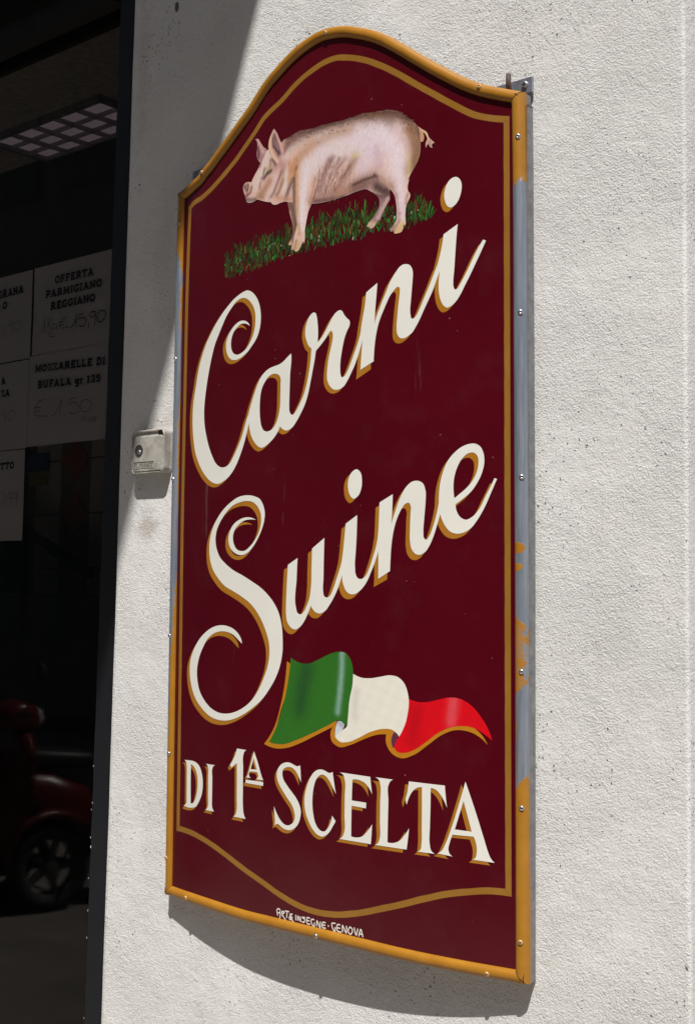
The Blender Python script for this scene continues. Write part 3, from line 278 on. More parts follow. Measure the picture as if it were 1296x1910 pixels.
PIG={'farleg':[[(-776,6013,1),(-746,5905,0),(-715,5791,0),(-645,5588,0),(-633,5424,0),(-670,5323,0),(-746,5248,1),(-707,5207,0),(-665,5214,0),(-677,5135,1),(-619,5109,0),(-572,5144,0),(-516,5269,0),(-444,5498,0),(-466,5771,0),(-545,5974,1)]],'farhind':[[(1169,5863,1),(1285,5761,0),(1371,5689,0),(1400,5604,0),(1393,5537,0),(1330,5435,0),(1245,5347,0),(1144,5262,0),(1130,5230,0),(1159,5211,0),(1188,5234,1),(1181,5196,0),(1268,5186,0),(1317,5232,0),(1381,5307,1),(1402,5277,1),(1430,5327,0),(1486,5430,0),(1555,5531,0),(1618,5611,0),(1617,5690,0),(1610,5804,0),(1383,5936,1)]],'farear':[[(-1678,7371,1),(-1598,7359,0),(-1527,7276,0),(-1426,7160,0),(-1347,7102,0),(-1423,6975,0),(-1521,6892,1),(-1601,6976,0),(-1634,7103,0),(-1615,7204,0),(-1616,7284,0)]],'body':[[(-1298,7091,0),(-1405,7050,0),(-1501,6914,0),(-1579,6800,0),(-1697,6681,0),(-1776,6579,1),(-1899,6612,0),(-1971,6601,0),(-2011,6537,0),(-1989,6439,0),(-1946,6350,0),(-1924,6292,0),(-1903,6241,0),(-1810,6202,0),(-1689,6204,0),(-1609,6220,0),(-1469,6172,0),(-1332,6125,0),(-1216,6095,1),(-1177,6054,0),(-1081,6022,0),(-987,6030,0),(-875,6033,0),(-709,5994,0),(-608,5968,0),(-374,5920,0),(-135,5855,0),(98,5830,0),(346,5829,0),(669,5845,0),(904,5874,0),(1136,5864,0),(1193,5829,0),(1326,5760,0),(1475,5709,0),(1604,5739,0),(1622,5780,1),(1695,5693,0),(1750,5506,0),(1762,5327,0),(1752,5240,0),(1680,5149,0),(1628,5091,0),(1649,5054,0),(1670,5056,0),(1698,5074,1),(1712,5021,0),(1808,5008,0),(1862,5019,0),(1896,5070,0),(1909,5140,0),(1927,5109,1),(1947,5140,0),(1943,5218,0),(1942,5330,0),(1958,5439,0),(2002,5521,0),(2038,5593,0),(2032,5638,0),(2001,5675,0),(1987,5713,0),(1987,5780,0),(2013,5887,0),(1984,5852,0),(2034,5944,0),(2124,6061,0),(2194,6165,0),(2233,6274,0),(2242,6422,0),(2231,6592,0),(2181,6736,0),(2070,6860,0),(1948,6953,0),(1824,7056,0),(1679,7121,0),(1532,7159,0),(1383,7165,0),(1189,7187,0),(1013,7210,0),(835,7198,0),(585,7193,0),(283,7209,0),(20,7216,0),(-216,7213,0),(-479,7242,0),(-612,7223,0),(-747,7190,0),(-884,7174,0),(-1022,7078,0)]],'nearleg':[[(-605,6003,1),(-570,5744,0),(-536,5486,0),(-588,5369,0),(-601,5189,1),(-590,5106,0),(-561,5077,0),(-485,5075,0),(-439,5121,0),(-374,5231,1),(-337,5191,1),(-319,5261,0),(-321,5409,0),(-285,5576,0),(-241,5728,0),(-169,5848,0),(-97,5981,0),(-8,6137,1),(-435,6276,1),(-615,6259,1)]],'tail':[[(2161,6757,1),(2270,6675,0),(2369,6597,0),(2409,6506,0),(2458,6455,0),(2522,6397,1),(2468,6378,0),(2478,6318,1),(2429,6344,0),(2390,6401,0),(2351,6343,1),(2347,6435,0),(2374,6488,0),(2330,6580,0),(2291,6621,0),(2311,6525,0),(2281,6461,0),(2242,6469,0),(2221,6594,1)]],'ear':[[(-1155,7443,1),(-1235,7351,0),(-1291,7233,0),(-1293,7090,0),(-1229,6957,0),(-1112,6840,0),(-1016,6754,0),(-943,6867,0),(-879,6956,0),(-917,7069,0),(-1004,7218,0),(-1072,7345,0)]]}
ST=[('farleg',[(-698,6005),(-578,5630),(-612,5258)],166,(112,84,70),0.9),('farleg',[(-715,5818),(-664,5592)],48,(200,165,155),0.6),('farleg',[(-553,5922),(-520,5565)],59,(80,58,50),0.7),('farleg',[(-688,5245),(-610,5164)],95,(200,165,140),0.8),('farhind',[(1385,5743),(1499,5643),(1429,5485),(1245,5336)],228,(140,105,105),0.9),('farhind',[(1241,5849),(1427,5769),(1582,5730)],146,(70,48,48),0.85),('farhind',[(1569,5631),(1485,5510),(1359,5339)],61,(205,175,172),0.7),('farhind',[(1188,5254),(1274,5228)],105,(205,180,150),0.8),('farear',[(-1585,7184),(-1572,7009)],63,(75,45,52),0.85),('farear',[(-1587,7330),(-1505,7178),(-1445,7085)],63,(205,165,160),0.8),('body',[(-792,7121),(-390,7187),(83,7204),(576,7200),(1048,7185),(1428,7139),(1795,7035),(2082,6855),(2205,6624),(2217,6359),(2121,6085)],180,(112,80,62),0.85),('body',[(-702,7212),(-303,7224),(249,7222),(735,7216),(1125,7207),(1427,7169),(1795,7065),(2081,6885)],107,(78,50,48),0.8),('body',[(1125,7183),(1428,7085),(1650,6947)],169,(110,75,48),0.6),('body',[(2012,6723),(2101,6499),(2102,6264),(2051,6039)],170,(140,98,62),0.85),('body',[(-603,6571),(-472,6764),(-169,6917),(334,6992),(737,6995)],142,(172,126,90),0.6),('body',[(-834,6875),(-610,7032),(-301,7129),(-86,7133)],132,(208,190,182),0.75),('body',[(254,6794),(659,6890),(1242,6855)],447,(218,202,206),0.75),('body',[(898,6656),(1281,6697)],536,(220,204,214),0.7),('body',[(1578,6754),(1726,6516),(1800,6205)],463,(226,210,218),0.85),('body',[(1764,6212),(1820,5906),(1840,5549),(1824,5258)],183,(222,205,212),0.9),('body',[(1056,6291),(1207,6472)],276,(215,195,206),0.8),('body',[(85,7017),(417,6882),(501,6618)],271,(218,203,202),0.7),('body',[(1978,6318),(2015,6105),(1998,5961)],90,(215,195,150),0.5),('body',[(1651,6798),(1942,6531),(2014,6311)],123,(205,170,165),0.4),('body',[(1320,6539),(1397,6224)],125,(190,160,178),0.5),('body',[(257,6546),(134,6324),(32,6096)],112,(136,94,98),0.75),('body',[(359,6586),(258,6453)],67,(120,80,70),0.5),('body',[(502,6526),(300,6290),(179,6037)],55,(128,88,72),0.7),('body',[(623,6501),(423,6327)],76,(150,104,100),0.6),('body',[(841,6456),(665,6217),(426,6020)],129,(152,106,86),0.75),('body',[(743,6354),(506,6157)],54,(110,74,60),0.6),('body',[(422,6419),(219,6152)],55,(206,175,172),0.6),('body',[(624,6317),(425,6112)],44,(205,170,155),0.5),('body',[(821,6505),(899,6535)],86,(210,198,130),0.55),('body',[(87,6799),(254,6825),(172,6688)],136,(214,200,190),0.5),('body',[(-114,5908),(263,5897),(668,5897),(1020,5951)],194,(146,104,98),0.8),('body',[(-72,5884),(264,5851),(629,5843)],57,(80,52,52),0.7),('body',[(427,5927),(825,5973),(1058,6020)],99,(176,132,104),0.6),('body',[(865,5951),(1249,5998),(1548,5764)],214,(122,90,86),0.9),('body',[(825,6004),(1058,6050),(1286,6066)],32,(70,45,42),0.8),('body',[(1325,5879),(1474,5777),(1585,5757)],115,(62,42,46),0.85),('body',[(1285,6096),(1473,5935),(1622,5765),(1714,5630)],42,(84,54,50),0.8),('body',[(1398,6015),(1603,5828),(1750,5639)],62,(196,158,140),0.7),('body',[(1749,5666),(1778,5493),(1806,5331)],71,(170,135,140),0.6),('body',[(1994,5634),(1968,5549),(1961,5483)],40,(110,75,70),0.7),('body',[(2028,5617),(1981,5524)],40,(212,180,160),0.7),('body',[(1806,5331),(1752,5183),(1670,5084)],91,(170,130,130),0.6),('body',[(1862,5120),(1808,5050),(1753,5026)],141,(206,172,118),0.85),('body',[(1697,5147),(1656,5075)],30,(80,50,55),0.6),('body',[(1698,5046),(1834,5236)],20,(90,60,60),0.5),('body',[(-939,6608),(-1031,6446),(-1142,6262),(-1255,6168)],54,(116,78,82),0.85),('body',[(-890,6442),(-990,6256),(-1065,6194)],48,(112,76,76),0.8),('body',[(-659,6394),(-748,6233),(-820,6080)],71,(92,60,66),0.85),('body',[(-553,6602),(-605,6421),(-621,6233),(-608,5981)],47,(66,42,44),0.85),('body',[(-809,6657),(-816,6465),(-860,6281),(-915,6215)],72,(212,198,188),0.85),('body',[(-737,6719),(-698,6556),(-732,6409)],95,(192,138,92),0.7),('body',[(-573,6734),(-643,6570)],118,(188,132,82),0.75),('body',[(-883,6622),(-936,6426),(-1009,6286)],48,(184,140,106),0.8),('body',[(-1107,6527),(-1219,6330),(-1333,6210)],110,(212,186,180),0.85),('body',[(-1307,7001),(-1478,6725),(-1674,6504)],161,(214,194,186),0.9),('body',[(-1064,6155),(-913,6086),(-691,6042)],110,(190,140,118),0.7),('body',[(-1260,6495),(-1375,6388),(-1491,6295)],111,(160,108,78),0.75),('body',[(-1570,6285),(-1431,6230)],88,(160,122,92),0.8),('body',[(-1110,6723),(-998,6776),(-884,6673)],147,(172,128,124),0.75),('body',[(-1372,6205),(-1236,6151)],50,(212,180,178),0.7),('body',[(-1417,6587),(-1340,6642),(-1225,6683)],63,(72,54,34),0.95),('body',[(-1292,6665),(-1263,6671)],43,(34,22,16),0.95),('body',[(-1278,6671),(-1275,6673)],15,(190,160,110),0.9),('body',[(-1476,6593),(-1437,6611)],50,(158,106,116),0.8),('body',[(-1380,6730),(-1264,6756),(-1168,6748)],50,(180,150,110),0.6),('body',[(-1400,6767),(-1438,6664)],22,(72,48,50),0.8),('body',[(-1189,6883),(-1111,6775)],37,(70,45,42),0.8),('body',[(-1237,6881),(-1245,6791)],37,(110,76,70),0.7),('body',[(-1514,6509),(-1533,6421)],31,(100,66,64),0.6),('body',[(-1386,7085),(-1482,6936),(-1539,6817)],20,(84,55,55),0.8),('body',[(-1929,6559),(-1906,6448),(-1915,6357)],104,(172,126,122),0.85),('body',[(-1964,6546),(-1955,6511)],39,(66,40,40),0.95),('body',[(-1867,6552),(-1860,6491),(-1896,6459)],44,(72,44,38),0.95),('body',[(-1764,6497),(-1793,6397),(-1905,6354)],33,(104,62,58),0.9),('body',[(-1796,6570),(-1825,6483)],51,(206,172,150),0.7),('body',[(-1904,6281),(-1791,6251),(-1649,6235)],58,(92,72,66),0.9),('body',[(-1893,6246),(-1709,6221)],39,(150,130,125),0.6),('body',[(-888,6959),(-778,7063),(-597,7150)],84,(134,94,84),0.85),('body',[(-724,7115),(-542,7150),(-276,7179)],72,(150,112,108),0.5),('nearleg',[(-295,6569),(-356,6205),(-373,5832),(-412,5464)],197,(224,208,210),0.95),('nearleg',[(-549,6496),(-544,6117),(-481,5727),(-464,5379)],82,(196,148,100),0.85),('nearleg',[(-76,6305),(-117,6095),(-200,5893)],68,(186,138,110),0.7),('nearleg',[(28,6439),(-11,6198),(-135,5880)],20,(84,56,52),0.6),('nearleg',[(-592,6411),(-583,5998),(-528,5547)],24,(82,54,50),0.7),('nearleg',[(-497,5211),(-514,5120)],93,(200,165,110),0.8),('nearleg',[(-535,5272),(-581,5118)],19,(110,74,70),0.8),('nearleg',[(-367,5350),(-337,5211)],35,(225,180,175),0.6),('nearleg',[(88,6705),(-165,6541)],339,(220,203,206),0.9),('nearleg',[(-426,5629),(-392,5891)],116,(226,212,214),0.7),('tail',[(2231,6658),(2281,6565),(2271,6475)],40,(190,140,90),0.8),('tail',[(2231,6725),(2350,6601),(2399,6491)],40,(216,178,140),0.9),('tail',[(2409,6439),(2439,6367)],49,(165,135,125),0.9),('ear',[(-1147,7291),(-1116,7114),(-1019,6936)],74,(104,70,74),0.9),('ear',[(-1195,7276),(-1183,7130),(-1019,6962)],20,(52,32,34),0.85),('ear',[(-1139,7341),(-1021,7092),(-972,6926)],18,(60,36,38),0.8),('ear',[(-1118,7206),(-1059,7075)],49,(140,104,108),0.6),('ear',[(-1244,7301),(-1270,7150),(-1191,6975),(-1055,6814)],56,(224,186,158),0.9),('ear',[(-1081,7328),(-984,7162),(-916,6978)],55,(204,160,152),0.8)]
FST=[('green',[(-182,-2345),(-276,-2624),(-344,-3006)],245,(24,52,34),0.6),('green',[(642,-2021),(632,-2340),(591,-2743),(548,-3014)],95,(130,165,150),0.75),('green',[(831,-2264),(771,-2999)],63,(30,100,30),0.6),('white',[(965,-2655),(926,-3088)],124,(190,186,175),0.5),('white',[(1943,-2697),(1865,-3088)],117,(222,218,205),0.5),('red',[(2917,-2657),(2899,-2799),(2863,-3020)],128,(205,85,95),0.6),('red',[(2200,-2905),(2124,-3358)],191,(150,0,14),0.5),('curl',[(572,-3179),(663,-3239)],63,(120,120,135),0.6)]
GRB=[(-2537,4902),(-2371,4854),(-1585,4894),(-716,4995),(88,5006),(837,5006),(1538,5048),(1983,5022),(2464,5143)]
GRT=[(-2580,5371),(-2383,5458),(-1749,5573),(-863,5529),(-181,5655),(586,5676),(1188,5641),(1871,5448),(2143,5590),(2463,5348)]
SP=[-1.602795,1.757623,0.834639,0.002651,0.030366,0.004448,0.01455,0.032333,0.027073]
TX=[('B','OFFERTA',((-2.5749,2.3649),(-2.4273,2.3636),0.0165)),('B','PARMIGIANO',((-2.6101,2.3351),(-2.3956,2.3334),0.017)),('B','REGGIANO',((-2.5886,2.3048),(-2.4186,2.3036),0.0168)),('D','MOZZARELLE DI',((-2.6422,2.1639),(-2.3744,2.156),0.0161)),('D','BUFALA gr.125',((-2.6302,2.1248),(-2.3901,2.1185),0.0163)),('A','RANA',((-2.7851,2.3601),(-2.6977,2.3614),0.018)),('A','O',((-2.7864,2.333),(-2.7649,2.3319),0.0162)),('C','A',((-2.7805,2.1473),(-2.7604,2.1474),0.0164)),('C','ZA',((-2.7786,2.1165),(-2.7407,2.1169),0.0163)),('E','TTO',((-2.771,1.9408),(-2.712,1.942),0.0152))]
HW=[('B',[[(-2.632,2.2514),(-2.6206,2.2591),(-2.6121,2.2706),(-2.6105,2.2883),(-2.6076,2.2513)],[(-2.596,2.2865),(-2.5948,2.2552)],[(-2.5792,2.2867),(-2.5926,2.2713),(-2.5773,2.2523)],[(-2.5666,2.268),(-2.577,2.2709),(-2.5792,2.2634),(-2.5724,2.2572),(-2.5635,2.2599),(-2.5627,2.2676),(-2.5606,2.2534)],[(-2.5824,2.2514),(-2.5892,2.2476),(-2.587,2.2419),(-2.5779,2.24),(-2.5676,2.2407)],[(-2.5252,2.2805),(-2.539,2.2769),(-2.5473,2.2672),(-2.5483,2.2611),(-2.5404,2.2559),(-2.5277,2.2555),(-2.5127,2.2575)],[(-2.5552,2.2713),(-2.5323,2.2707)],[(-2.5548,2.2635),(-2.5332,2.2647)]],0.0016),('B',[[(-2.5062,2.2532),(-2.4953,2.2607),(-2.4889,2.2706),(-2.4885,2.2827),(-2.4869,2.2509)],[(-2.4617,2.28),(-2.4789,2.2791),(-2.4797,2.2694),(-2.4687,2.2718),(-2.4551,2.2693),(-2.4485,2.2609),(-2.4554,2.2527),(-2.4676,2.2512),(-2.4764,2.253)],[(-2.4409,2.2547),(-2.44,2.2463)],[(-2.4179,2.2788),(-2.4325,2.2799),(-2.4395,2.2741),(-2.4331,2.2672),(-2.4199,2.2693),(-2.4167,2.2786),(-2.4176,2.248)],[(-2.3964,2.2785),(-2.4069,2.2736),(-2.4113,2.2652),(-2.406,2.2548),(-2.3951,2.2527),(-2.3835,2.2587),(-2.3788,2.2684),(-2.3832,2.2752),(-2.3964,2.2785)]],0.0026),('D',[[(-2.6015,2.0962),(-2.6195,2.0945),(-2.6328,2.0832),(-2.6391,2.0705),(-2.6315,2.0608),(-2.6104,2.0575),(-2.5855,2.0567)],[(-2.6396,2.0791),(-2.6144,2.0792)],[(-2.6335,2.07),(-2.6169,2.0728)],[(-2.5704,2.0552),(-2.5584,2.0592),(-2.5428,2.0709),(-2.5332,2.092),(-2.5392,2.0552)],[(-2.522,2.0595),(-2.5208,2.0506)],[(-2.4813,2.0899),(-2.5023,2.0885),(-2.5069,2.0752),(-2.4926,2.0804),(-2.4767,2.0783),(-2.4645,2.0693),(-2.4678,2.0576),(-2.4833,2.0533),(-2.5033,2.0581)],[(-2.4432,2.0831),(-2.4586,2.0799),(-2.4627,2.0692),(-2.4548,2.0566),(-2.4392,2.0545),(-2.424,2.0596),(-2.4194,2.0703),(-2.4276,2.0797),(-2.4432,2.0831)]],0.0015),('D',[[(-2.4549,2.0344),(-2.4516,2.0452),(-2.4438,2.0446),(-2.4452,2.0321)],[(-2.4552,2.0391),(-2.4448,2.0395)],[(-2.4373,2.0433),(-2.4368,2.033),(-2.4316,2.0318)],[(-2.4295,2.0419),(-2.429,2.0324),(-2.4213,2.0318),(-2.4211,2.0421)],[(-2.418,2.0418),(-2.418,2.0308),(-2.4124,2.0312),(-2.4134,2.0415),(-2.4177,2.0355)],[(-2.4078,2.041),(-2.4078,2.0308),(-2.3996,2.0302)],[(-2.4078,2.041),(-2.3989,2.0407)],[(-2.4075,2.0363),(-2.4012,2.0361)]],0.0012),('A',[[(-2.7873,2.291),(-2.7792,2.2863),(-2.7769,2.2762),(-2.7862,2.2736)],[(-2.7697,2.2704),(-2.7681,2.2591)],[(-2.7594,2.29),(-2.7535,2.2992),(-2.7429,2.299),(-2.7382,2.2911),(-2.7484,2.285),(-2.7594,2.2913)],[(-2.7399,2.2974),(-2.7395,2.2631)],[(-2.7175,2.2953),(-2.7299,2.2925),(-2.7313,2.2805),(-2.7203,2.273),(-2.7058,2.2749),(-2.7024,2.2866),(-2.7112,2.295),(-2.7175,2.2953)]],0.0012),('C',[[(-2.7742,2.0806),(-2.7679,2.0826),(-2.7591,2.0782),(-2.7651,2.0713),(-2.7737,2.0725)],[(-2.7587,2.0782),(-2.7564,2.0548)],[(-2.7339,2.0811),(-2.7451,2.0771),(-2.7469,2.0651),(-2.7367,2.0575),(-2.7221,2.0595),(-2.7187,2.0726),(-2.7255,2.0799),(-2.7339,2.0811)]],0.0012),('E',[[(-2.7621,1.8862),(-2.751,1.8837),(-2.7449,1.8721),(-2.7514,1.8599),(-2.7603,1.857)],[(-2.7413,1.8554),(-2.7406,1.844)],[(-2.7222,1.8857),(-2.7346,1.882),(-2.7358,1.8717),(-2.7266,1.8683),(-2.718,1.8752),(-2.7179,1.8855),(-2.7185,1.8536)],[(-2.6971,1.8837),(-2.7113,1.8822),(-2.7125,1.873),(-2.7015,1.8684),(-2.6948,1.8744),(-2.6954,1.8846),(-2.6988,1.8519)]],0.0014)]
UC, VC, SW, RS, H0, HS, HT, HB, SK = SP
def S(s, t, dh=0.0):
    h = H0 + HS*s + HT*t + HB*(1-(2*s/SW)**2)*(1+SK*s) + dh
    return (UC + s*math.cos(RS) - t*math.sin(RS), -h, VC + s*math.sin(RS) + t*math.cos(RS))
def Sn(s, t):
    e = 1e-3; a = Vector(S(s, t)); u = Vector(S(s+e, t))-a; v = Vector(S(s, t+e))-a
    return u.cross(v).normalized()
def smooth(pts, step=.0022, closed=True):
    """Catmull-Rom through control points, sharp at the flagged ones; returns points spaced about `step`"""
    P = [(a*1e-4, b*1e-4, k) for a, b, k in pts]; n = len(P); out = []
    rng = range(n if closed else n-1)
    for i in rng:
        p1 = P[i]; p2 = P[(i+1) % n]
        p0 = P[i-1] if (closed or i > 0) else p1; p3 = P[(i+2) % n] if (closed or i+2 < n) else p2
        L = math.hypot(p2[0]-p1[0], p2[1]-p1[1])
        def tan(a, b, c):   # chord-length parametrised tangent at b
            la = math.hypot(b[0]-a[0], b[1]-a[1])+1e-9; lb = math.hypot(c[0]-b[0], c[1]-b[1])+1e-9
            return tuple(((b[j]-a[j])/la*lb + (c[j]-b[j])/lb*la)/(la+lb) for j in (0, 1))
        d = ((p2[0]-p1[0])/(L+1e-9), (p2[1]-p1[1])/(L+1e-9))
        m1 = tan(p0, p1, p2) if not p1[2] else None; m2 = tan(p1, p2, p3) if not p2[2] else None
        if p1[2] and p2[2]: m1 = m2 = d
        elif m1 is None: m1 = tuple(2*d[j]-m2[j] for j in (0, 1))
        elif m2 is None: m2 = tuple(2*d[j]-m1[j] for j in (0, 1))
        k = max(1, int(L/step + .5))
        for q in range(k):
            u = q/k; h1 = 2*u**3-3*u**2+1; h2 = u**3-2*u**2+u; h3 = -2*u**3+3*u**2; h4 = u**3-u**2
            out.append((h1*p1[0]+h2*L*m1[0]+h3*p2[0]+h4*L*m2[0], h1*p1[1]+h2*L*m1[1]+h3*p2[1]+h4*L*m2[1]))
    if not closed: out.append(P[-1][:2])
    return out
def inside(loops, X, Y):
    r = np.zeros(len(X), bool)
    for L in loops:
        A = np.array(L); B = np.roll(A, -1, 0)
        for (x1, y1), (x2, y2) in zip(A, B):
            if y1 == y2: continue
            c = ((y1 > Y) != (y2 > Y)) & (X < (x2-x1)*(Y-y1)/(y2-y1)+x1); r ^= c
    return r
def fill(loops, grid=.012):
    vs = []; es = []
    for L in loops:
        n = len(vs); vs += list(L); es += [(n+i, n+(i+1) % len(L)) for i in range(len(L))]
    A = np.array(vs); x0, y0 = A.min(0); x1, y1 = A.max(0)
    gx, gy = np.meshgrid(np.arange(x0+grid*.5, x1, grid), np.arange(y0+grid*.5, y1, grid)); gx = gx.ravel(); gy = gy.ravel()
    rs = np.random.RandomState(3); gx = gx + rs.uniform(-.2, .2, len(gx))*grid; gy = gy + rs.uniform(-.2, .2, len(gy))*grid
    k = inside(loops, gx, gy); gx = gx[k]; gy = gy[k]
    vs += list(zip(gx, gy))
    V, E, F, _, _, _ = delaunay_2d_cdt([Vector(p) for p in vs], es, [], 0, 1e-7)
    V = np.array([tuple(p) for p in V]); F = np.array([f for f in F if len(f) == 3])
    C = V[F].mean(1); ok = inside(loops, C[:, 0], C[:, 1]); F = F[ok]
    a, b, c = V[F[:, 0]], V[F[:, 1]], V[F[:, 2]]
    cr = (b[:, 0]-a[:, 0])*(c[:, 1]-a[:, 1])-(b[:, 1]-a[:, 1])*(c[:, 0]-a[:, 0])
    F[cr < 0] = F[cr < 0][:, ::-1]
    return V, F
def flat(loops, lift, name, mat, parent, grid=.012, colorfn=None, smooth_it=True):
    V, F = fill(loops, grid)
    mb = MB(); mb.v = [S(x, y, lift) for x, y in V]; mb.f = [tuple(int(i) for i in f) for f in F]
    cols = colorfn(V) if colorfn else None
    return mb.build(name, mat, parent, smooth=False, colors=cols)
def strokes(lines, w, lift, name, mat, parent, fn=S):
    mb = MB()
    for j, L in enumerate(lines):
        lf = lift + j*2e-5
        for i in range(len(L)):
            a = Vector(L[max(i-1, 0)]); b = Vector(L[min(i+1, len(L)-1)]); d = (b-a).normalized(); nn = Vector((-d.y, d.x))*w/2
            p = Vector(L[i]); 
            if i == 0: p = p - d*w*.3
            if i == len(L)-1: p = p + d*w*.3
            mb.v += [fn(*(p+nn), lf), fn(*(p-nn), lf)]
            if i: k = len(mb.v); mb.f.append((k-4, k-3, k-1, k-2))
    return mb.build(name, mat, parent)
def par(o, p, sub=False):
    o.parent = p
    if not sub: o.matrix_parent_inverse = Matrix.LocRotScale(p.location, p.rotation_euler, p.scale).inverted()
    return o
def wob(x, z, seed=0, n=10, f0=3, f1=60):
    rs = np.random.RandomState(seed); r = np.zeros(np.broadcast(x, z).shape)
    for i in range(n):
        f = f0*(f1/f0)**(i/(n-1)); a = rs.uniform(0, 2*math.pi); r = r + np.sin((np.cos(a)*x+np.sin(a)*z)*f+rs.uniform(0, 6))/(f**.7)*2
    return r/ n
# ================================================================== SETTING
# ground, pavement and road of the narrow street
g = MB(); g.box((-60, -60, -.5), (60, 30, -.02)).build('ground', simple('asphalt', (.05, .05, .05), .9, 0, 8), smooth=False); tag(bpy.data.objects['ground'], kind='structure')
def mat_pave():
    m = NM('stone_paving', .7); br = m.n.new('ShaderNodeTexBrick'); m.l(m.co, br.inputs['Vector']); br.inputs['Scale'].default_value = 1
    br.inputs['Brick Width'].default_value = .6; br.inputs['Row Height'].default_value = .4; br.inputs['Mortar Size'].default_value = .008
    br.inputs['Color1'].default_value = (.235, .208, .178, 1); br.inputs['Color2'].default_value = (.275, .245, .21, 1); br.inputs['Mortar'].default_value = (.2, .18, .16, 1)
    m.col(m.mix(.5, br.outputs[0], m.ramp(m.noise(3, 5, .6), [(.3, .6), (.7, 1.1)]), 'MULTIPLY')); m.bump(m.noise(30, 4), .3, .003); return m.m
pv = MB().box((-30, -7.6, -.02), (10, 4, 0)).build('pavement', mat_pave()); tag(pv, kind='structure')
# ---- plastered wall with rounded corner, opening on its left for the shop window
xl = lambda z: -2.2335 + (z-1.84)*.0052
xr = lambda z: -.9291 - (z-1.82)*.011
rows = list(np.arange(0, .5, .1)) + list(np.arange(.5, 3.2, .009)) + list(np.arange(3.2, 7.01, .25)); Z = np.array(rows)
cu = np.linspace(0, 1, 150); cols = []
L0 = xl(Z) + wob(Z*0, Z, 3, 12, 20, 400)*.006; R0 = xr(Z) + wob(Z*0, Z, 5, 12, 15, 300)*.005
cols.append((L0+.003, np.full_like(Z, .12))); cols.append((L0+.0006, np.full_like(Z, .02))); cols.append((L0+.0012, np.full_like(Z, .0025)))
for u in cu:
    X = (L0+.004)*(1-u)+(R0-.006)*u; Y = wob(X, Z, 11, 14, 4, 90)*.0075
    Y = np.where(Z > .4, Y, 0*Y); cols.append((X, Y))
cols.append((R0-.0075, cols[-1][1]))
cols[-2] = (R0-.011, cols[-2][1])
cols.append((R0-.006, cols[-1][1]))
Yl = cols[-1][1]
for a in np.linspace(15, 80, 6):
    a = math.radians(a); cols.append((R0-.006+math.sin(a)*.006, Yl+.006*(1-math.cos(a))))
for d in (.02, .05, .1, .2, .5, 1.2, 2.5): cols.append((R0+.0002+d*.07, Yl+.0055+d))
mb = MB(); nr = len(Z); mb.v = [(float(X[i]), float(Y[i]), float(Z[i])) for X, Y in cols for i in range(nr)]
mb.f = [(c*nr+i, (c+1)*nr+i, (c+1)*nr+i+1, c*nr+i+1) for c in range(len(cols)-1) for i in range(nr-1)]
nf = len(mb.f)
mb.box((-5.4, 0.001, 3.32), (-2.22, .25, 7)); mb.box((-5.4, 0.001, 0), (-2.235, .25, .32)); mb.box((-9, 0.001, 0), (-5.4, .25, 7)); mb.box((-9, .25, 3.3), (-.9, 6, 3.4))
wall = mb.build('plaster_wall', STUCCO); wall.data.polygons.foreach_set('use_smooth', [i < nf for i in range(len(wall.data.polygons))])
tag(wall, 'off-white rough stucco wall carrying the butcher sign, half in shade at its left', 'wall')
# ---- facade across the street (seen only as reflection and bounce)
fm = simple('pale_yellow_render', (.31, .28, .23), .9, 0, 3); sh = simple('green_shutter', (.16, .20, .15), .6); wd = simple('window_blind', (.20, .18, .16), .5)
for (x0, x1, h, c) in ((-42, -9.3, 9.5, fm), (-9.2, 2, 9, simple('pink_render', (.31, .24, .20), .9, 0, 3)), (2.1, 14, 10, fm)):
    b = empty('town_house', ((x0+x1)/2, -10.5, 0)); tag(b, {-42: 'yellow rendered town house across the street, at its far left end', -9.2: 'pink rendered town house directly opposite the sign', 2.1: 'yellow rendered town house across the street, at its right end'}[x0], 'building', 'houses across the street')
    par(MB().box((x0, -14, 0), (x1, -9, h)).build('wall', c), b)
    par(MB().box((x0-.0, -9.0, h-.3), (x1, -8.7, h)).build('cornice', c), b)
    for fl in range(3):
        for k in range(int((x1-x0)//2.4)):
            xx = x0+1.2+k*2.4; z0 = 1.0+fl*3.1
            o = par(MB().box((xx-.45, -8.997, z0), (xx+.45, -8.96, z0+1.6)).build('window', wd), b)
            for q in (-1, 1): par(MB().box((xx+q*.7-.24, -8.997, z0), (xx+q*.7+.24, -8.94, z0+1.6)).build('shutter', sh), b)
# ---- overhang out of view, added and sized to shade the window and wall
XE = -.8543; BD = 2.5; BZ = 5.60
bal = empty('shade_overhang', (-4, -.95, BZ)); tag(bal, 'unseen concrete overhang with iron railing, added to shade the shop window', 'shade_overhang')
par(MB().box((-7.5, -BD, BZ), (XE, -.004, BZ+.15)).build('slab', simple('concrete', (.35, .34, .32), .9)), bal)
rl = MB(); par(MB().tube([(-7.4, -BD+.06, BZ+1.1), (XE-.06, -BD+.06, BZ+1.1), (XE-.06, -.02, BZ+1.1)], .02).build('handrail', M['dark']), bal)
for i in range(50):
    p = (-7.4+i*.125, -BD+.06) if i < 48 else (XE-.06, -BD+.5+(i-48)*.6)
    par(MB().tube([(p[0], p[1], BZ+.15), (p[0], p[1], BZ+1.1)], .008, 6).build('baluster', M['dark']), bal)

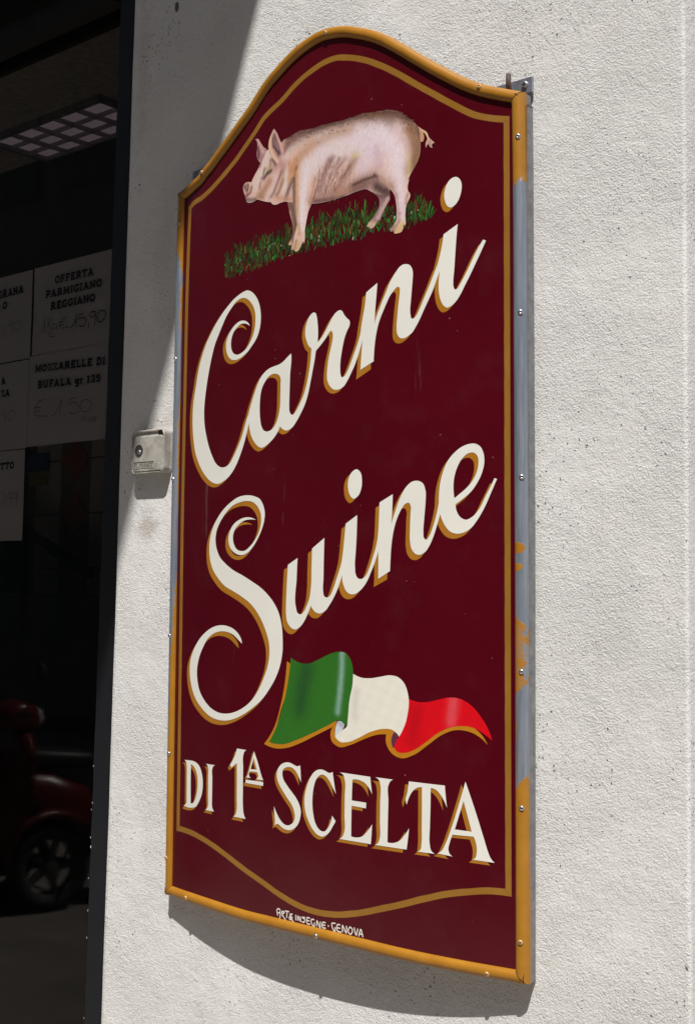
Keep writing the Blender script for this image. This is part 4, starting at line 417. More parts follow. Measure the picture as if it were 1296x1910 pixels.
# ================================================================== SHOP WINDOW AND INTERIOR
shop = empty('shop_window', (-3.6, .06, .32)); tag(shop, 'dark tinted shop window in a navy blue metal frame left of the plaster wall', 'shop window')
jl = lambda z: -2.3261 + (z-1.84)*.0083
zz = np.linspace(.3, 3.3, 90); mb = MB(); pr = []
for z in zz:
    e = .0006*math.sin(z*37)+.0005*math.sin(z*91+1); pr.append([(jl(z)+e, .115, z), (jl(z)+e, .034, z), (jl(z)+.004+e, .030, z), (-2.2, .030, z), (-2.2, .115, z)])
mb.v = [p for r in pr for p in r]; mb.f = [(i*5+k, i*5+k+1, i*5+5+k+1, i*5+5+k) for i in range(len(zz)-1) for k in range(4)]
jamb = par(mb.build('jamb', M['navy']), shop); jamb['label'] = 'navy blue metal upright with chipped edges'
rnd = random.Random(4)
cm = MB()
for i in range(15):
    z = rnd.choice([rnd.uniform(.74, 1.0), rnd.uniform(1.0, 1.45)]); sx = rnd.choice([0, 0, 1]); x = jl(z)+rnd.uniform(-.0005, .004) if not sx else xl(z)-rnd.uniform(.001, .006)
    a = rnd.uniform(.0006, .0014); hh = rnd.uniform(.001, .005)
    cm.box((x, .0292, z), (x+a, .0300, z+hh))
par(cm.build('paint_chips', M['chip']), shop)['kind'] = 'stuff'
par(MB().box((-5.4, .02, 2.955), (-2.333, .12, 3.02)).build('header', M['dark']), shop)
par(MB().box((-5.4, .005, 3.02), (-2.23, .12, 3.32)).build('head_panel', M['black']), shop)
par(MB().box((-5.4, .02, .32), (-2.345, .12, .40)).build('sill', M['navy']), shop)
par(MB().box((-5.4, .061, .40), (-2.334, .064, 2.955)).build('pane', M['glass']), shop)
# room
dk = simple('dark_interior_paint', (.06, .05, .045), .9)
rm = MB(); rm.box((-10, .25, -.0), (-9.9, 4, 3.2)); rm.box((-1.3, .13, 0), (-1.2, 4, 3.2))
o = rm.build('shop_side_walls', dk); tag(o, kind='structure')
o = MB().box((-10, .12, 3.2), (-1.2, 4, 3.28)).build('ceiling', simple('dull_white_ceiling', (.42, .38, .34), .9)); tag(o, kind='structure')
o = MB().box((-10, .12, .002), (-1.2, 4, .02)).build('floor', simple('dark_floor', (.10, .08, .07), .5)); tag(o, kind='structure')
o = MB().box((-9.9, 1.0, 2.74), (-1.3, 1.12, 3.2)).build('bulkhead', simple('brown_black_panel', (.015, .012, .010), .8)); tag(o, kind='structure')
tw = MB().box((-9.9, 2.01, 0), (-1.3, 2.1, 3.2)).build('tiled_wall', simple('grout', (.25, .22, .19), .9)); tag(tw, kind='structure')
tm = simple('cream_wall_tile', (.72, .68, .62), .3, 0, 5, .15, 0); tr_ = simple('terracotta_wall_tile', (.42, .12, .08), .35, 0, 8, .2, 0)
q = .104
dm = MB(); dm.add([(0, 0, -q), (q, 0, 0), (0, 0, q), (-q, 0, 0), (0, .006, -q), (q, .006, 0), (0, .006, q), (-q, .006, 0)], [(0, 1, 2, 3), (0, 4, 5, 1), (1, 5, 6, 2), (2, 6, 7, 3), (3, 7, 4, 0)])
first = None
for cx in (-5.11, -4.69, -5.53, -5.95):
    for j in range(-4, 6):
        z = 2.016 + j*.254
        if first is None: first = dm.build('diamond_tile', tr_); o = first
        else: o = first.copy(); COL.objects.link(o)
        o.location = (cx, 2.0, z); o.parent = tw
hx = MB()
for cx in (-4.9, -5.32, -5.74):
    for j in range(-5, 6):
        z = 2.143+j*.254
        if True:
            w2 = .1; o = MB().box((cx-.095, 2.004, z-.122), (cx+.095, 2.012, z+.122)).build('tile', tm); o.parent = tw
pl = MB().box((-5.56, 1.86, .02), (-5.455, 1.98, 3.2)).build('pillar', M['dark']); tag(pl, kind='structure')
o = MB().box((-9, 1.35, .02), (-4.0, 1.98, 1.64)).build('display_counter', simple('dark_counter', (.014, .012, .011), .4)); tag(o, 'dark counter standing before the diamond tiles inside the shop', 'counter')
cd = empty('notice_card', (-5.38, 1.99, 2.2)); tag(cd, 'small blue and yellow card on the tiled wall inside the shop', 'card')
par(MB().box((-5.46, 1.985, 2.225), (-5.30, 1.99, 2.31)).build('blue_panel', simple('blue_print', (.02, .09, .30), .5)), cd)
par(MB().box((-5.46, 1.985, 2.155), (-5.31, 1.99, 2.222)).build('yellow_panel', simple('yellow_print', (.35, .30, .03), .5)), cd)
o = MB().tube([(-5.56, 1.80, 2.075), (-4.70, 1.80, 1.73)], .026).build('slanting_rail', M['black']); tag(o, 'black slanting rail crossing in front of the diamond tiles', 'rail')
# recessed ceiling light with louvres
lf = empty('ceiling_light', (-3.7, .87, 3.19)); tag(lf, 'recessed louvred light panel in the shop ceiling, glowing dull mauve', 'ceiling light')
lm = NM('tube_glow', .5, (.1, .1, .1)); lm.b.inputs['Emission Color'].default_value = (.55, .43, .50, 1); lm.b.inputs['Emission Strength'].default_value = .17
lx0, lx1, ly0, ly1 = -3.95, -3.35, .76, .985
fr = MB(); fr.box((lx0-.02, ly0-.02, 3.18), (lx1+.02, ly0, 3.199)); fr.box((lx0-.02, ly1, 3.18), (lx1+.02, ly1+.01, 3.199)); fr.box((lx0-.02, ly0, 3.18), (lx0, ly1, 3.199)); fr.box((lx1, ly0, 3.18), (lx1+.02, ly1, 3.199))
par(fr.build('trim', simple('grey_trim', (.2, .19, .2), .5)), lf)
par(MB().box((lx0, ly0, 3.195), (lx1, ly1, 3.199)).build('diffuser', lm.m), lf)
lv = simple('louvre_metal', (.30, .25, .27), .4, .1)
for i in range(1, 5):
    x = lx0+i*.12; par(MB().box((x-.002, ly0, 3.178), (x+.002, ly1, 3.194)).build('louvre_blade', lv), lf)
for i in range(1, 3):
    y = ly0+i*.075; par(MB().box((lx0, y-.002, 3.178), (lx1, y+.002, 3.193)).build('louvre_blade', lv), lf)

# ---- paper notices taped inside the glass
PY = .0662
def paper(nm, x0, x1, z0, z1, label, seed, tilt=0):
    rs = np.random.RandomState(seed); mb = MB(); nx, nz = 16, 12
    for j in range(nz+1):
        for i in range(nx+1):
            u, v = i/nx, j/nz; x = x0+(x1-x0)*u; z = z0+(z1-z0)*v + tilt*(u-.5)
            y = PY+.0004+.0010*(1+math.sin(u*5+seed)*math.cos(v*4+seed*2)) + .0003*seed
            mb.v.append((x, y, z))
    mb.f = [(j*(nx+1)+i, j*(nx+1)+i+1, (j+1)*(nx+1)+i+1, (j+1)*(nx+1)+i) for j in range(nz) for i in range(nx)]
    e = empty(nm, ((x0+x1)/2, PY, z0)); tag(e, label, 'notice', 'paper price notices taped inside the shop window')
    par(mb.build('sheet', M['paper'], smooth=True), e); return e
PAP = {
 'A': paper('paper_notice', -2.964, -2.6672, 2.2010, 2.4118, 'paper notice at the glass, top left, its visible print ending in GRANA', 1),
 'B': paper('paper_notice', -2.6600, -2.3630, 2.2050, 2.4134, 'white paper notice reading OFFERTA PARMIGIANO REGGIANO, price 15,90 in dark red marker', 2),
 'C': paper('paper_notice', -2.966, -2.6690, 1.9870, 2.1975, 'paper notice below the GRANA one, left of the MOZZARELLE notice, ending in ZA', 1),
 'D': paper('paper_notice', -2.6690, -2.3680, 1.9895, 2.2035, 'white paper notice reading MOZZARELLE DI BUFALA gr.125, price 1,50', 3),
 'E': paper('paper_notice', -2.972, -2.6738, 1.7700, 1.9850, 'lowest paper notice at the left edge, its visible print ending in TTO', 1)}
# slab-serif capitals: width, heavy strokes, thin strokes, serif bars (x0,x1,y)
def arc(cx, cy, rx, ry, a0, a1, n=10): return [(cx+rx*math.cos(math.radians(a0+(a1-a0)*i/n)), cy+ry*math.sin(math.radians(a0+(a1-a0)*i/n))) for i in range(n+1)]
GL = {
'O': (.82, [arc(.41, .5, .30, .42, 0, 360, 20)], []),
'F': (.74, [[(.2, 0), (.2, 1)], [(.1, .93), (.62, .93)], [(.2, .5), (.5, .5)], [(.62, 1), (.62, .72)], [(.48, .64), (.48, .36)]], [(0, .42, .05)]),
'E': (.78, [[(.2, 0), (.2, 1)], [(.1, .93), (.66, .93)], [(.2, .5), (.5, .5)], [(.1, .07), (.68, .07)], [(.64, 1), (.64, .74)], [(.67, 0), (.67, .27)], [(.48, .62), (.48, .38)]], []),
'R': (.88, [[(.2, 0), (.2, 1)], [(.1, .93), (.45, .93)]+arc(.45, .7, .2, .23, 90, -90)+[(.2, .47)], [(.45, .47), (.68, .05)]], [(0, .42, .05), (.6, .88, .05)]),
'T': (.80, [[(.4, 0), (.4, 1)], [(.05, .93), (.75, .93)], [(.07, 1), (.07, .7)], [(.73, 1), (.73, .7)]], [(.2, .6, .05)]),
'A': (.90, [[(.18, .05), (.43, .97)], [(.43, .97), (.72, .05)], [(.25, .33), (.65, .33)]], [(0, .34, .05), (.54, .9, .05), (.24, .48, .95)]),
'P': (.78, [[(.2, 0), (.2, 1)], [(.1, .93), (.45, .93)]+arc(.45, .68, .2, .25, 90, -90)+[(.2, .43)]], [(0, .42, .05)]),
'M': (1.02, [[(.2, 0), (.2, 1)], [(.2, .98), (.51, .15)], [(.51, .15), (.82, .98)], [(.82, 0), (.82, 1)]], [(.02, .38, .05), (.64, 1.0, .05), (.03, .25, .95), (.78, .99, .95)]),
'I': (.44, [[(.22, 0), (.22, 1)]], [(.02, .42, .05), (.02, .42, .95)]),
'G': (.86, [arc(.43, .5, .31, .42, 50, 320, 16), [(.70, .72), (.70, 1)], [(.70, .05), (.70, .46)]], [(.48, .84, .44)]),
'N': (.90, [[(.18, 0), (.18, 1)], [(.18, .95), (.70, .05)], [(.70, 0), (.70, 1)]], [(0, .38, .05), (.5, .9, .95), (0, .25, .95)]),
'Z': (.76, [[(.08, .93), (.64, .93), (.12, .07), (.68, .07)], [(.1, .96), (.1, .70)], [(.66, .04), (.66, .30)]], []),
'L': (.72, [[(.2, 0), (.2, 1)], [(.1, .07), (.64, .07)], [(.62, 0), (.62, .32)]], [(0, .42, .95)]),
'D': (.86, [[(.2, 0), (.2, 1)], [(.1, .93), (.4, .93)]+arc(.4, .5, .30, .43, 90, -90)+[(.1, .07)]], []),
'B': (.82, [[(.2, 0), (.2, 1)], [(.1, .93), (.45, .93)]+arc(.45, .72, .17, .21, 90, -90, 8)+[(.2, .51)], [(.45, .51)]+arc(.46, .29, .20, .22, 90, -90, 8)+[(.1, .07)]], []),
'U': (.88, [[(.2, 1), (.2, .35)]+arc(.44, .35, .24, .28, 180, 360, 10)+[(.68, 1)]], [(.02, .4, .95), (.5, .86, .95)]),
'g': (.70, [arc(.32, .38, .2, .24, 0, 360, 14), [(.55, .66), (.55, -.12)]+arc(.34, -.12, .21, .16, 0, -150, 8)], [(.5, .7, .62)]),
'r': (.58, [[(.2, 0), (.2, .66)], [(.2, .45), (.34, .62), (.5, .58)]], [(.02, .42, .05), (.04, .24, .63)]),
'.': (.32, [[(.14, .0), (.14, .12)]], []),
'1': (.56, [[(.3, 0), (.3, 1)], [(.3, .95), (.12, .78)]], [(.08, .52, .05)]),
'2': (.70, [[(.12, .68)]+arc(.34, .70, .21, .24, 170, -40, 10)+[(.14, .08), (.60, .08)], [(.58, .02), (.58, .25)]], []),
'5': (.70, [[(.56, .93), (.18, .93), (.16, .52)]+arc(.33, .34, .23, .28, 130, -150, 12)], []),
}
def textline(nm, parent, txt, a, b, cap, y, mat):
    adv = [(.42 if ch == ' ' else GL[ch][0]) + .03 for ch in txt]; W = sum(adv); d = Vector((b[0]-a[0], b[1]-a[1])); L = d.length; d.normalize(); n = Vector((-d.y, d.x)); kx = L/W; ky = cap
    mb = MB(); x = 0; cnt = 0
    def put(line, w):
        nonlocal cnt
        cnt += 1; yy = y - cnt*4e-6
        P = [Vector(a)+d*(px*kx)+n*(py*ky) for px, py in line]
        base = len(mb.v)
        for i, p in enumerate(P):
            t = (P[min(i+1, len(P)-1)]-P[max(i-1, 0)]).normalized(); q = Vector((-t.y, t.x))*w/2
            for r in (p+q, p-q): mb.v.append((r.x, yy, r.y))
            if i: k = len(mb.v); mb.f.append((k-4, k-3, k-1, k-2))
    for ch, ad in zip(txt, adv):
        if ch != ' ':
            _, st, sf = GL[ch]
            for s_ in st: put([(x+px, py) for px, py in s_], cap*.30)
            for (s0, s1, sy) in sf: put([(x+s0, sy), (x+s1, sy)], cap*.16)
        x += ad
    return par(mb.build(nm, mat), parent)
for key, txt, (a, b, cap) in TX:
    if txt == 'RANA': txt = 'GRANA'; a = (a[0]-.0235, a[1])
    textline('printed_words', PAP[key], txt, a, b, cap, .0655, M['ink'])
for key, lines, w_ in HW:
    big = w_ > .002; 
    o = par(strokes(lines, w_, 0, 'handwriting', M['pen'] if big else M['penthin'], None, fn=lambda x, z, l: (x, .0655-l, z)), PAP[key])

# ================================================================== THE SIGN
sign = empty('butcher_sign', S(0, -.69, -.02)); tag(sign, 'tall bowed burgundy sign with a painted pig, reading Carni Suine, on the stucco wall', 'sign')
OUTL = [smooth(o, .003, False) for o in OUT]      # top (left to right), right (down), bottom (right to left), left (up)
loop = []
for L in OUTL: loop += L[:-1]
TW = .0195
def nrm(A, i, closed=False):
    a = Vector(A[max(i-1, 0)]); b = Vector(A[min(i+1, len(A)-1)]); d = (b-a).normalized(); return Vector((d.y, -d.x))   # inward for clockwise
def corner_dir(k):      # inward mitre vector at the start of rail k
    A = OUTL[k-1]; B = OUTL[k]; n1 = nrm(A, len(A)-1); n2 = nrm(B, 0); v = (n1+n2); return v/ (v.length_squared/2)
def wear(k, u, a, s, t):
    """(bare, grime) on rail k: painted on the sign's side rails where the photo shows bare metal"""
    def ss(x, a_, b_): x = min(1, max(0, (x-a_)/(b_-a_))); return x*x*(3-2*x)
    bare = gr = 0.0
    if k == 3:
        ts = [.70, .574, .568, .55, .51, .49, .42, .40, .33, .25, .10, .02, -.06, -.14, -.25, -.36, -.43, -.50, -.54, -.7]
        th = [-.5, -.5, 1.7, 2.3, 3.3, 2.7, 2.6, 3.5, 3.4, 2.8, 2.9, 3.5, 3.2, 2.4, 1.8, 1.6, 1.4, 1.1, -.5, -.5]
        w_ = np.interp(-t, [-x for x in ts], th); bare = .5 + (w_-a)*.65
    if k == 1:
        b_ = .5 + min((.547+.006*math.sin(a*2)-t), (t+.388-.012*math.cos(a)))*32
        b_ = min(b_, .5+(3.0-a)*1.4)
        if t < -.062: b_ = min(b_, .5+(2.35-a)*.9)
        for (tc, r) in ((-.027, .009), (-.056, .006)): b_ = min(b_, .5+(math.hypot(t-tc, (a-1.9)*.006)-r)*180)
        if -.262 < t < -.118: q9 = ss(t, -.262, -.235)*ss(t, -.118, -.15); b_ = b_*(1-q9)+q9*(.28+.3*ss(a, 1.2, .4)); gr = .60*q9
        if -.39 < t < -.262: b_ = min(b_, .5+(2.2-a)*.7); gr = .3
        bare = b_; 
        if t > .6: gr = .30
    if k == 2: gr = .12
    bare = min(1, max(0, bare)); return (bare, gr, 0, 1)
rails = []; LBL = ['ochre arched top moulding', 'right moulding, its paint flaked off to bare grey metal over most of the height', 'ochre bottom moulding', 'left moulding, bare blue-grey metal in its middle stretch']
NA = 12
for k in range(4):
    A = OUTL[k]; c0 = corner_dir(k); c1 = corner_dir((k+1) % 4); mb = MB(); cols_ = []
    for i, p in enumerate(A):
        n = nrm(A, i)
        if i == 0: n = c0
        if i == len(A)-1: n = c1
        # mitre: blend near the ends
        P = Vector(p); 
        prof = [(.0012, -.014), (.0004, -.006)] + [(TW/2*(1-math.cos(math.pi*j/NA)), .0085*math.sin(math.pi*j/NA)) for j in range(NA+1)]
        for j, (d, h) in enumerate(prof):
            q_ = P + n*d; mb.v.append(S(q_.x, q_.y, h)); a = max(0, (j-2))/NA*math.pi; cols_.append(wear(k, i/len(A), a, q_.x, q_.y))
    m_ = len(prof); n_ = len(A)
    mb.f = [(i*m_+j, i*m_+j+1, (i+1)*m_+j+1, (i+1)*m_+j) for i in range(n_-1) for j in range(m_-1)]
    # the mitre rings of the first and last section would fold over their neighbours on the inside: clip them
    o = par(mb.build('frame_rail', M['frame'], None, smooth=True, colors=cols_), sign); o['label'] = LBL[k]; rails.append(o)
    sm = MB()
    for e, (i, nn) in enumerate(((0, c0),)):
        P = Vector(A[i]); pts = [P+nn*(TW/2*(1-math.cos(math.pi*j/12))) for j in range(13)]
        sm.tube([S(p.x, p.y, .0085*math.sin(math.pi*j/12)+.0001) for j, p in enumerate(pts)], .0004, 5)
    par(sm.build('mitre_seam', M['dark']), o, True)
# panel face
V, F = fill([[tuple(Vector(p)+Vector((0, 0))) for p in loop[::3]]], .012)
inl = []
for k in range(4):
    A = OUTL[k]; c1 = corner_dir((k+1) % 4)
    inl += [tuple(Vector(A[i])+nrm(A, i)*.006) for i in range(3, len(A)-3, 4)]
    inl.append(tuple(Vector(A[-1])+c1*.006))
face = par(flat([inl[::-1]], 0, 'panel', M['panel'], None, .010), sign); face['label'] = 'burgundy enamelled face, bowed outwards'
# tray behind
mb = MB(); n_ = len(loop)
for i, p in enumerate(loop):
    c = Vector(p)*.9982
    for h in (-.001, -.020): mb.v.append(S(c.x, c.y, h))
mb.f = [(2*i, 2*((i+1) % n_), 2*((i+1) % n_)+1, 2*i+1) for i in range(n_)]
par(mb.build('edge_band', M['metal'], None), sign)
par(flat([[tuple(Vector(p)*.998) for p in loop[::3]]], -.0205, 'back_plate', M['metal'], None, .03), sign)
# flange to the wall on the right
mb = MB(); prev = None; P_ = [(.668, .55), (.672, .9), (.60, 1), (0, 1), (-.62, 1), (-.655, .9), (-.672, .5), (-.686, .05)]
for i, (t, kk) in enumerate(P_):
    x0 = .4175 if t > 0 else .4205
    hh = H0 + HS*.42 + HT*t
    mb.v += [S(x0, t, -.006), S(x0, t, -.006-.0150*kk), S(x0-.002, t, -.006-.0150*kk), S(x0-.002, t, -.006)]
for i in range(len(P_)-1):
    for j in range(4): mb.f.append((i*4+j, i*4+(j+1) % 4, i*4+4+(j+1) % 4, i*4+4+j))
par(mb.build('side_flange', M['metal'], None), sign)
# pinstripe
PL = smooth(PIN, .003, True); mb = MB(); n_ = len(PL); PW = .0052
area = sum(PL[i][0]*PL[(i+1) % n_][1]-PL[(i+1) % n_][0]*PL[i][1] for i in range(n_))
for i, p in enumerate(PL):
    a = Vector(PL[i-1]); b = Vector(PL[(i+1) % n_]); p = Vector(p); d1 = (p-a).normalized(); d2 = (b-p).normalized()
    n1 = Vector((-d1.y, d1.x)); n2 = Vector((-d2.y, d2.x)); n = (n1+n2); n = n/(n.length_squared/2)
    jit = 1 + .05*math.sin(i*.37)*math.sin(i*.11)
    for q_ in (p+n*PW*jit, p-n*PW): mb.v.append(S(q_.x, q_.y, .00008))
mb.f = [(2*i, 2*i+1, 2*((i+1) % n_)+1, 2*((i+1) % n_)) if area > 0 else (2*i, 2*i+1, 2*((i+1) % n_)+1, 2*((i+1) % n_)) for i in range(n_)]
par(mb.build('pinstripe', M['gold'], None), sign)
# lettering: each character with its ochre drop shade
for i, (nm, off, loops, extra) in enumerate(LET):
    LL = [smooth(l) for l in loops]; w_ = {'dot': 'letter_dot', 'bar': 'underline_bar'}.get(nm, 'letter')
    o = par(flat(LL, .00035+.00002*i, w_, M['cream'], None), sign)
    o['label'] = 'cream %s' % {'dot': 'dot over the i', 'bar': 'bar under the raised A', 'one': 'figure 1'}.get(nm, 'letter '+nm)
    dx, dy = off[0]*1e-4, off[1]*1e-4
    L2 = [[(x+dx, y+dy) for x, y in l] for l in LL]
    par(flat(L2, .00012+.000008*i, 'drop_shade', M['ochre'], None), o, True)
    for j, e in enumerate(extra): par(flat([smooth(e)], .00011+.000008*i, 'drop_shade', M['ochre'], None), o, True)
# maker's words
mk = []
for grp in MARK:
    lines = [smooth(l, .0012, False) for l in grp]
    o = par(strokes(lines, .0021, .0001, 'small_letter', M['cream'], None), sign)

# ---- painted pictures: colour laid down stroke by stroke
def painter(base, strk, k=1.12, hair=.0, seed=1, vary=.06):
    def fn(V):
        n = len(V); C = np.tile(np.array(lin(base)), (n, 1))
        for pts, wd, rgb, al in strk:
            if sum(rgb) < 400: al = al*.95; wd = wd*1.2
            if wd < 45: wd = wd*1.25
            P = np.array(pts)*1e-4; wd = wd*1e-4; d = np.full(n, 9.0)
            for a, b in zip(P[:-1], P[1:]):
                ab = b-a; t = np.clip(((V-a)@ab)/(ab@ab+1e-12), 0, 1); d = np.minimum(d, np.hypot(*(V-a-t[:, None]*ab).T))
            if wd > .004: d = np.abs(d + wd*.13*hairn(V[:, 0], V[:, 1], seed))
            A = al*np.exp(-(d/(wd*.62))**2.1)[:, None]
            C = C*(1-A)+np.array(lin(rgb))*A
        hn = hairn(V[:, 0], V[:, 1], seed+7)[:, None]
        C = C*(1+hair*hn)*(1+vary*np.sin(V[:, :1]*160+V[:, 1:]*90)*np.sin(V[:, 1:]*210-V[:, :1]*60))
        return np.hstack([np.clip(C*k, 0, 1), np.ones((n, 1))])
    return fn
def hairn(x, y, seed):
    rs = np.random.RandomState(seed); r = np.zeros_like(x)
    for i in range(9):
        a = rs.uniform(-.5, .9); f = rs.uniform(400, 1500); g_ = f*rs.uniform(.05, .25)
        u = x*math.cos(a)-y*math.sin(a); v = x*math.sin(a)+y*math.cos(a); r += np.sin(u*f+rs.uniform(0, 6)+1.5*np.sin(v*g_+i))
    return r/5
ORDER = [('farear', (176, 130, 128)), ('farhind', (168, 134, 134)), ('farleg', (160, 122, 108)), ('tail', (196, 156, 140)), ('body', (203, 178, 172)), ('nearleg', (212, 188, 184)), ('ear', (198, 156, 146))]
PN = dict(farear='far_ear', farhind='far_hind_leg', farleg='far_fore_leg', tail='tail', body='body', nearleg='near_fore_leg', ear='near_ear')
pig = None
for i, (k, base) in enumerate(ORDER):
    st_ = [(p, w_, c, a) for l, p, w_, c, a in ST if l == k or (l in ('body', 'nearleg') and k in ('body', 'nearleg'))]
    if k in ('body', 'nearleg'): st_.sort(key=lambda q: 0 if (sum(q[2]) > 570 and q[1] > 120) else 1); base = (214, 178, 164)
    fn = painter(base, st_, 1.0, .03, 3, .02); L = [smooth(l, .0016) for l in PIG[k]]
    o = flat(L, .00062+.00004*i, 'painted_pig' if k == 'body' else PN[k], M['pigart'], None, .00135, fn)
    if k == 'body': pig = o
    else: (globals().setdefault('bits', [])).append(o)
par(pig, sign); pig['label'] = 'painted pink and brown pig standing in profile, facing left'
for b in bits: par(b, pig, True)
# fine bristles along the back and over the ribs
rs = np.random.RandomState(21); mb = MB(); cc = []
OB = np.array(smooth(PIG['body'][0], .0016)); dn = np.roll(OB, -1, 0)-np.roll(OB, 1, 0); dn /= np.hypot(dn[:, 0], dn[:, 1])[:, None]+1e-9
ar = sum(OB[i-1][0]*OB[i][1]-OB[i][0]*OB[i-1][1] for i in range(len(OB))); on = np.stack([dn[:, 1], -dn[:, 0]], 1)*(1 if ar > 0 else -1)
top = [i for i in range(len(OB)) if on[i][1] > .25 and OB[i][0] > -.085 and OB[i][1] > .62]
def hair_(x, y, ang, L, wd, c, n):
    base = len(mb.v)
    for q_ in range(3):
        u = q_/2; px = x+math.cos(ang)*L*u; py = y+math.sin(ang)*L*u-.15*L*u*u; wq = wd*(1-.7*u); nx, ny = -math.sin(ang)*wq/2, math.cos(ang)*wq/2
        mb.v += [S(px-nx, py-ny, .00095+n*2e-7), S(px+nx, py+ny, .00095+n*2e-7)]; cc.extend([(*lin(c), 1)]*2)
        if q_: mb.f.append((base+2*q_-2, base+2*q_, base+2*q_+1, base+2*q_-1))
if top:
    for n in range(520):
        i = top[rs.randint(len(top))]; d = rs.exponential(.006); x, y = OB[i]-on[i]*d; tg = math.atan2(dn[i][1], dn[i][0]); tg = tg if math.cos(tg) > 0 else tg+math.pi
        out = rs.uniform(.05, .5) if d < .003 else rs.uniform(-.3, .3)
        c = np.array([(70, 46, 42), (120, 84, 64), (150, 112, 96), (96, 64, 60), (186, 150, 140)][rs.choice(5, p=[.25, .25, .2, .2, .1])])
        hair_(x, y, tg+out, rs.uniform(.003, .008), rs.uniform(.0003, .0006), c, n)
for n in range(260):
    x, y = (.035+rs.normal(0, .022), .622+rs.normal(0, .020))
    if not inside([OB], np.array([x]), np.array([y]))[0]: continue
    c = np.array([(126, 88, 80), (160, 118, 96), (214, 186, 180), (140, 100, 104)][rs.choice(4)]); hair_(x, y, math.radians(rs.normal(-122, 9)), rs.uniform(.004, .010), rs.uniform(.0003, .0006), c, n+600)
o = par(mb.build('bristles', M['art'], None, colors=cc), pig, True); o['kind'] = 'stuff'
FC = dict(gold=(172, 112, 22), green=(42, 98, 28), white=(222, 218, 205), curl=(190, 195, 205), red=(196, 4, 20), darkcurl=(90, 40, 60))
FN_ = dict(gold='drop_shade', green='green_band', white='white_band', curl='folded_edge', red='red_band', darkcurl='folded_edge')
fl = None; bits2 = []
for i, k in enumerate(('gold', 'green', 'white', 'curl', 'red', 'darkcurl')):
    fn = painter(FC[k], [(p, w_, c, a) for l, p, w_, c, a in FST if l == k], 1.0 if k == 'white' else 1.1, .02, 5, .03)
    o = flat([smooth(l, .002) for l in FLAG[k]], .00062+.00003*i, FN_[k] if k != 'green' else 'painted_flag', M['art'], None, .0032, fn)
    if k == 'green': fl = o
    else: bits2.append(o)
par(fl, sign); fl['label'] = 'painted waving flag in green, white and red'
for b in bits2: par(b, fl, True)
# grass strokes
rs = np.random.RandomState(12); mb = MB(); cc = []
B_ = np.array(GRB)*1e-4; T_ = np.array(GRT)*1e-4
pal = [(38, 98, 30), (52, 120, 40), (44, 72, 36), (66, 84, 34), (104, 84, 36), (120, 72, 34), (60, 50, 30), (90, 110, 90), (78, 40, 30), (36, 84, 30)]
for i in range(1800):
    x = rs.uniform(B_[0, 0], B_[-1, 0]); yb = np.interp(x, B_[:, 0], B_[:, 1]); yt = np.interp(x, T_[:, 0], T_[:, 1]); yt += .006*math.sin(x*150)*math.sin(x*61)+.004*math.sin(x*300)
    v = rs.beta(1.5, 1.6); y = yb+(yt-yb)*v*.85; 
    if math.sin(x*210+1)*math.sin(x*87)+.6*math.sin(y*170+x*60) < -.95 and i % 3: continue
    L = rs.uniform(.005, .016)*(1 if rs.rand() < .8 else 1.4); wd = rs.uniform(.0008, .0028); ang = rs.normal(.08, .22)
    c = pal[rs.choice(len(pal), p=[.17, .14, .16, .12, .10, .06, .10, .03, .06, .06])]; c = np.array(c)*rs.choice([.5, .72, .9, 1.15], p=[.3, .3, .28, .12])
    if v > .75: c = c*.9
    if rs.rand() < .012: c = np.array((170, 165, 160)); L *= .4; wd *= .8
    base = len(mb.v); lf_ = .00015+i*2.0e-7; bend = rs.normal(0, .25)
    for q_ in range(5):
        u = q_/4; aa = ang+bend*u; px = x+math.sin(aa)*L*u; py = y+math.cos(aa)*L*u; wq = wd*(.35+1.0*math.sin(math.pi*min(1, .12+u*.85)))
        mb.v += [S(px-wq/2, py, lf_), S(px+wq/2, py, lf_)]
        cl = np.array(lin(c))*1.05*(1+.25*(u-.5)); cc += [(*cl, 1)]*2
        if q_: mb.f.append((base+2*q_-2, base+2*q_-1, base+2*q_+1, base+2*q_))
o = par(mb.build('painted_grass', M['art'], None, colors=cc), sign); o['kind'] = 'stuff'
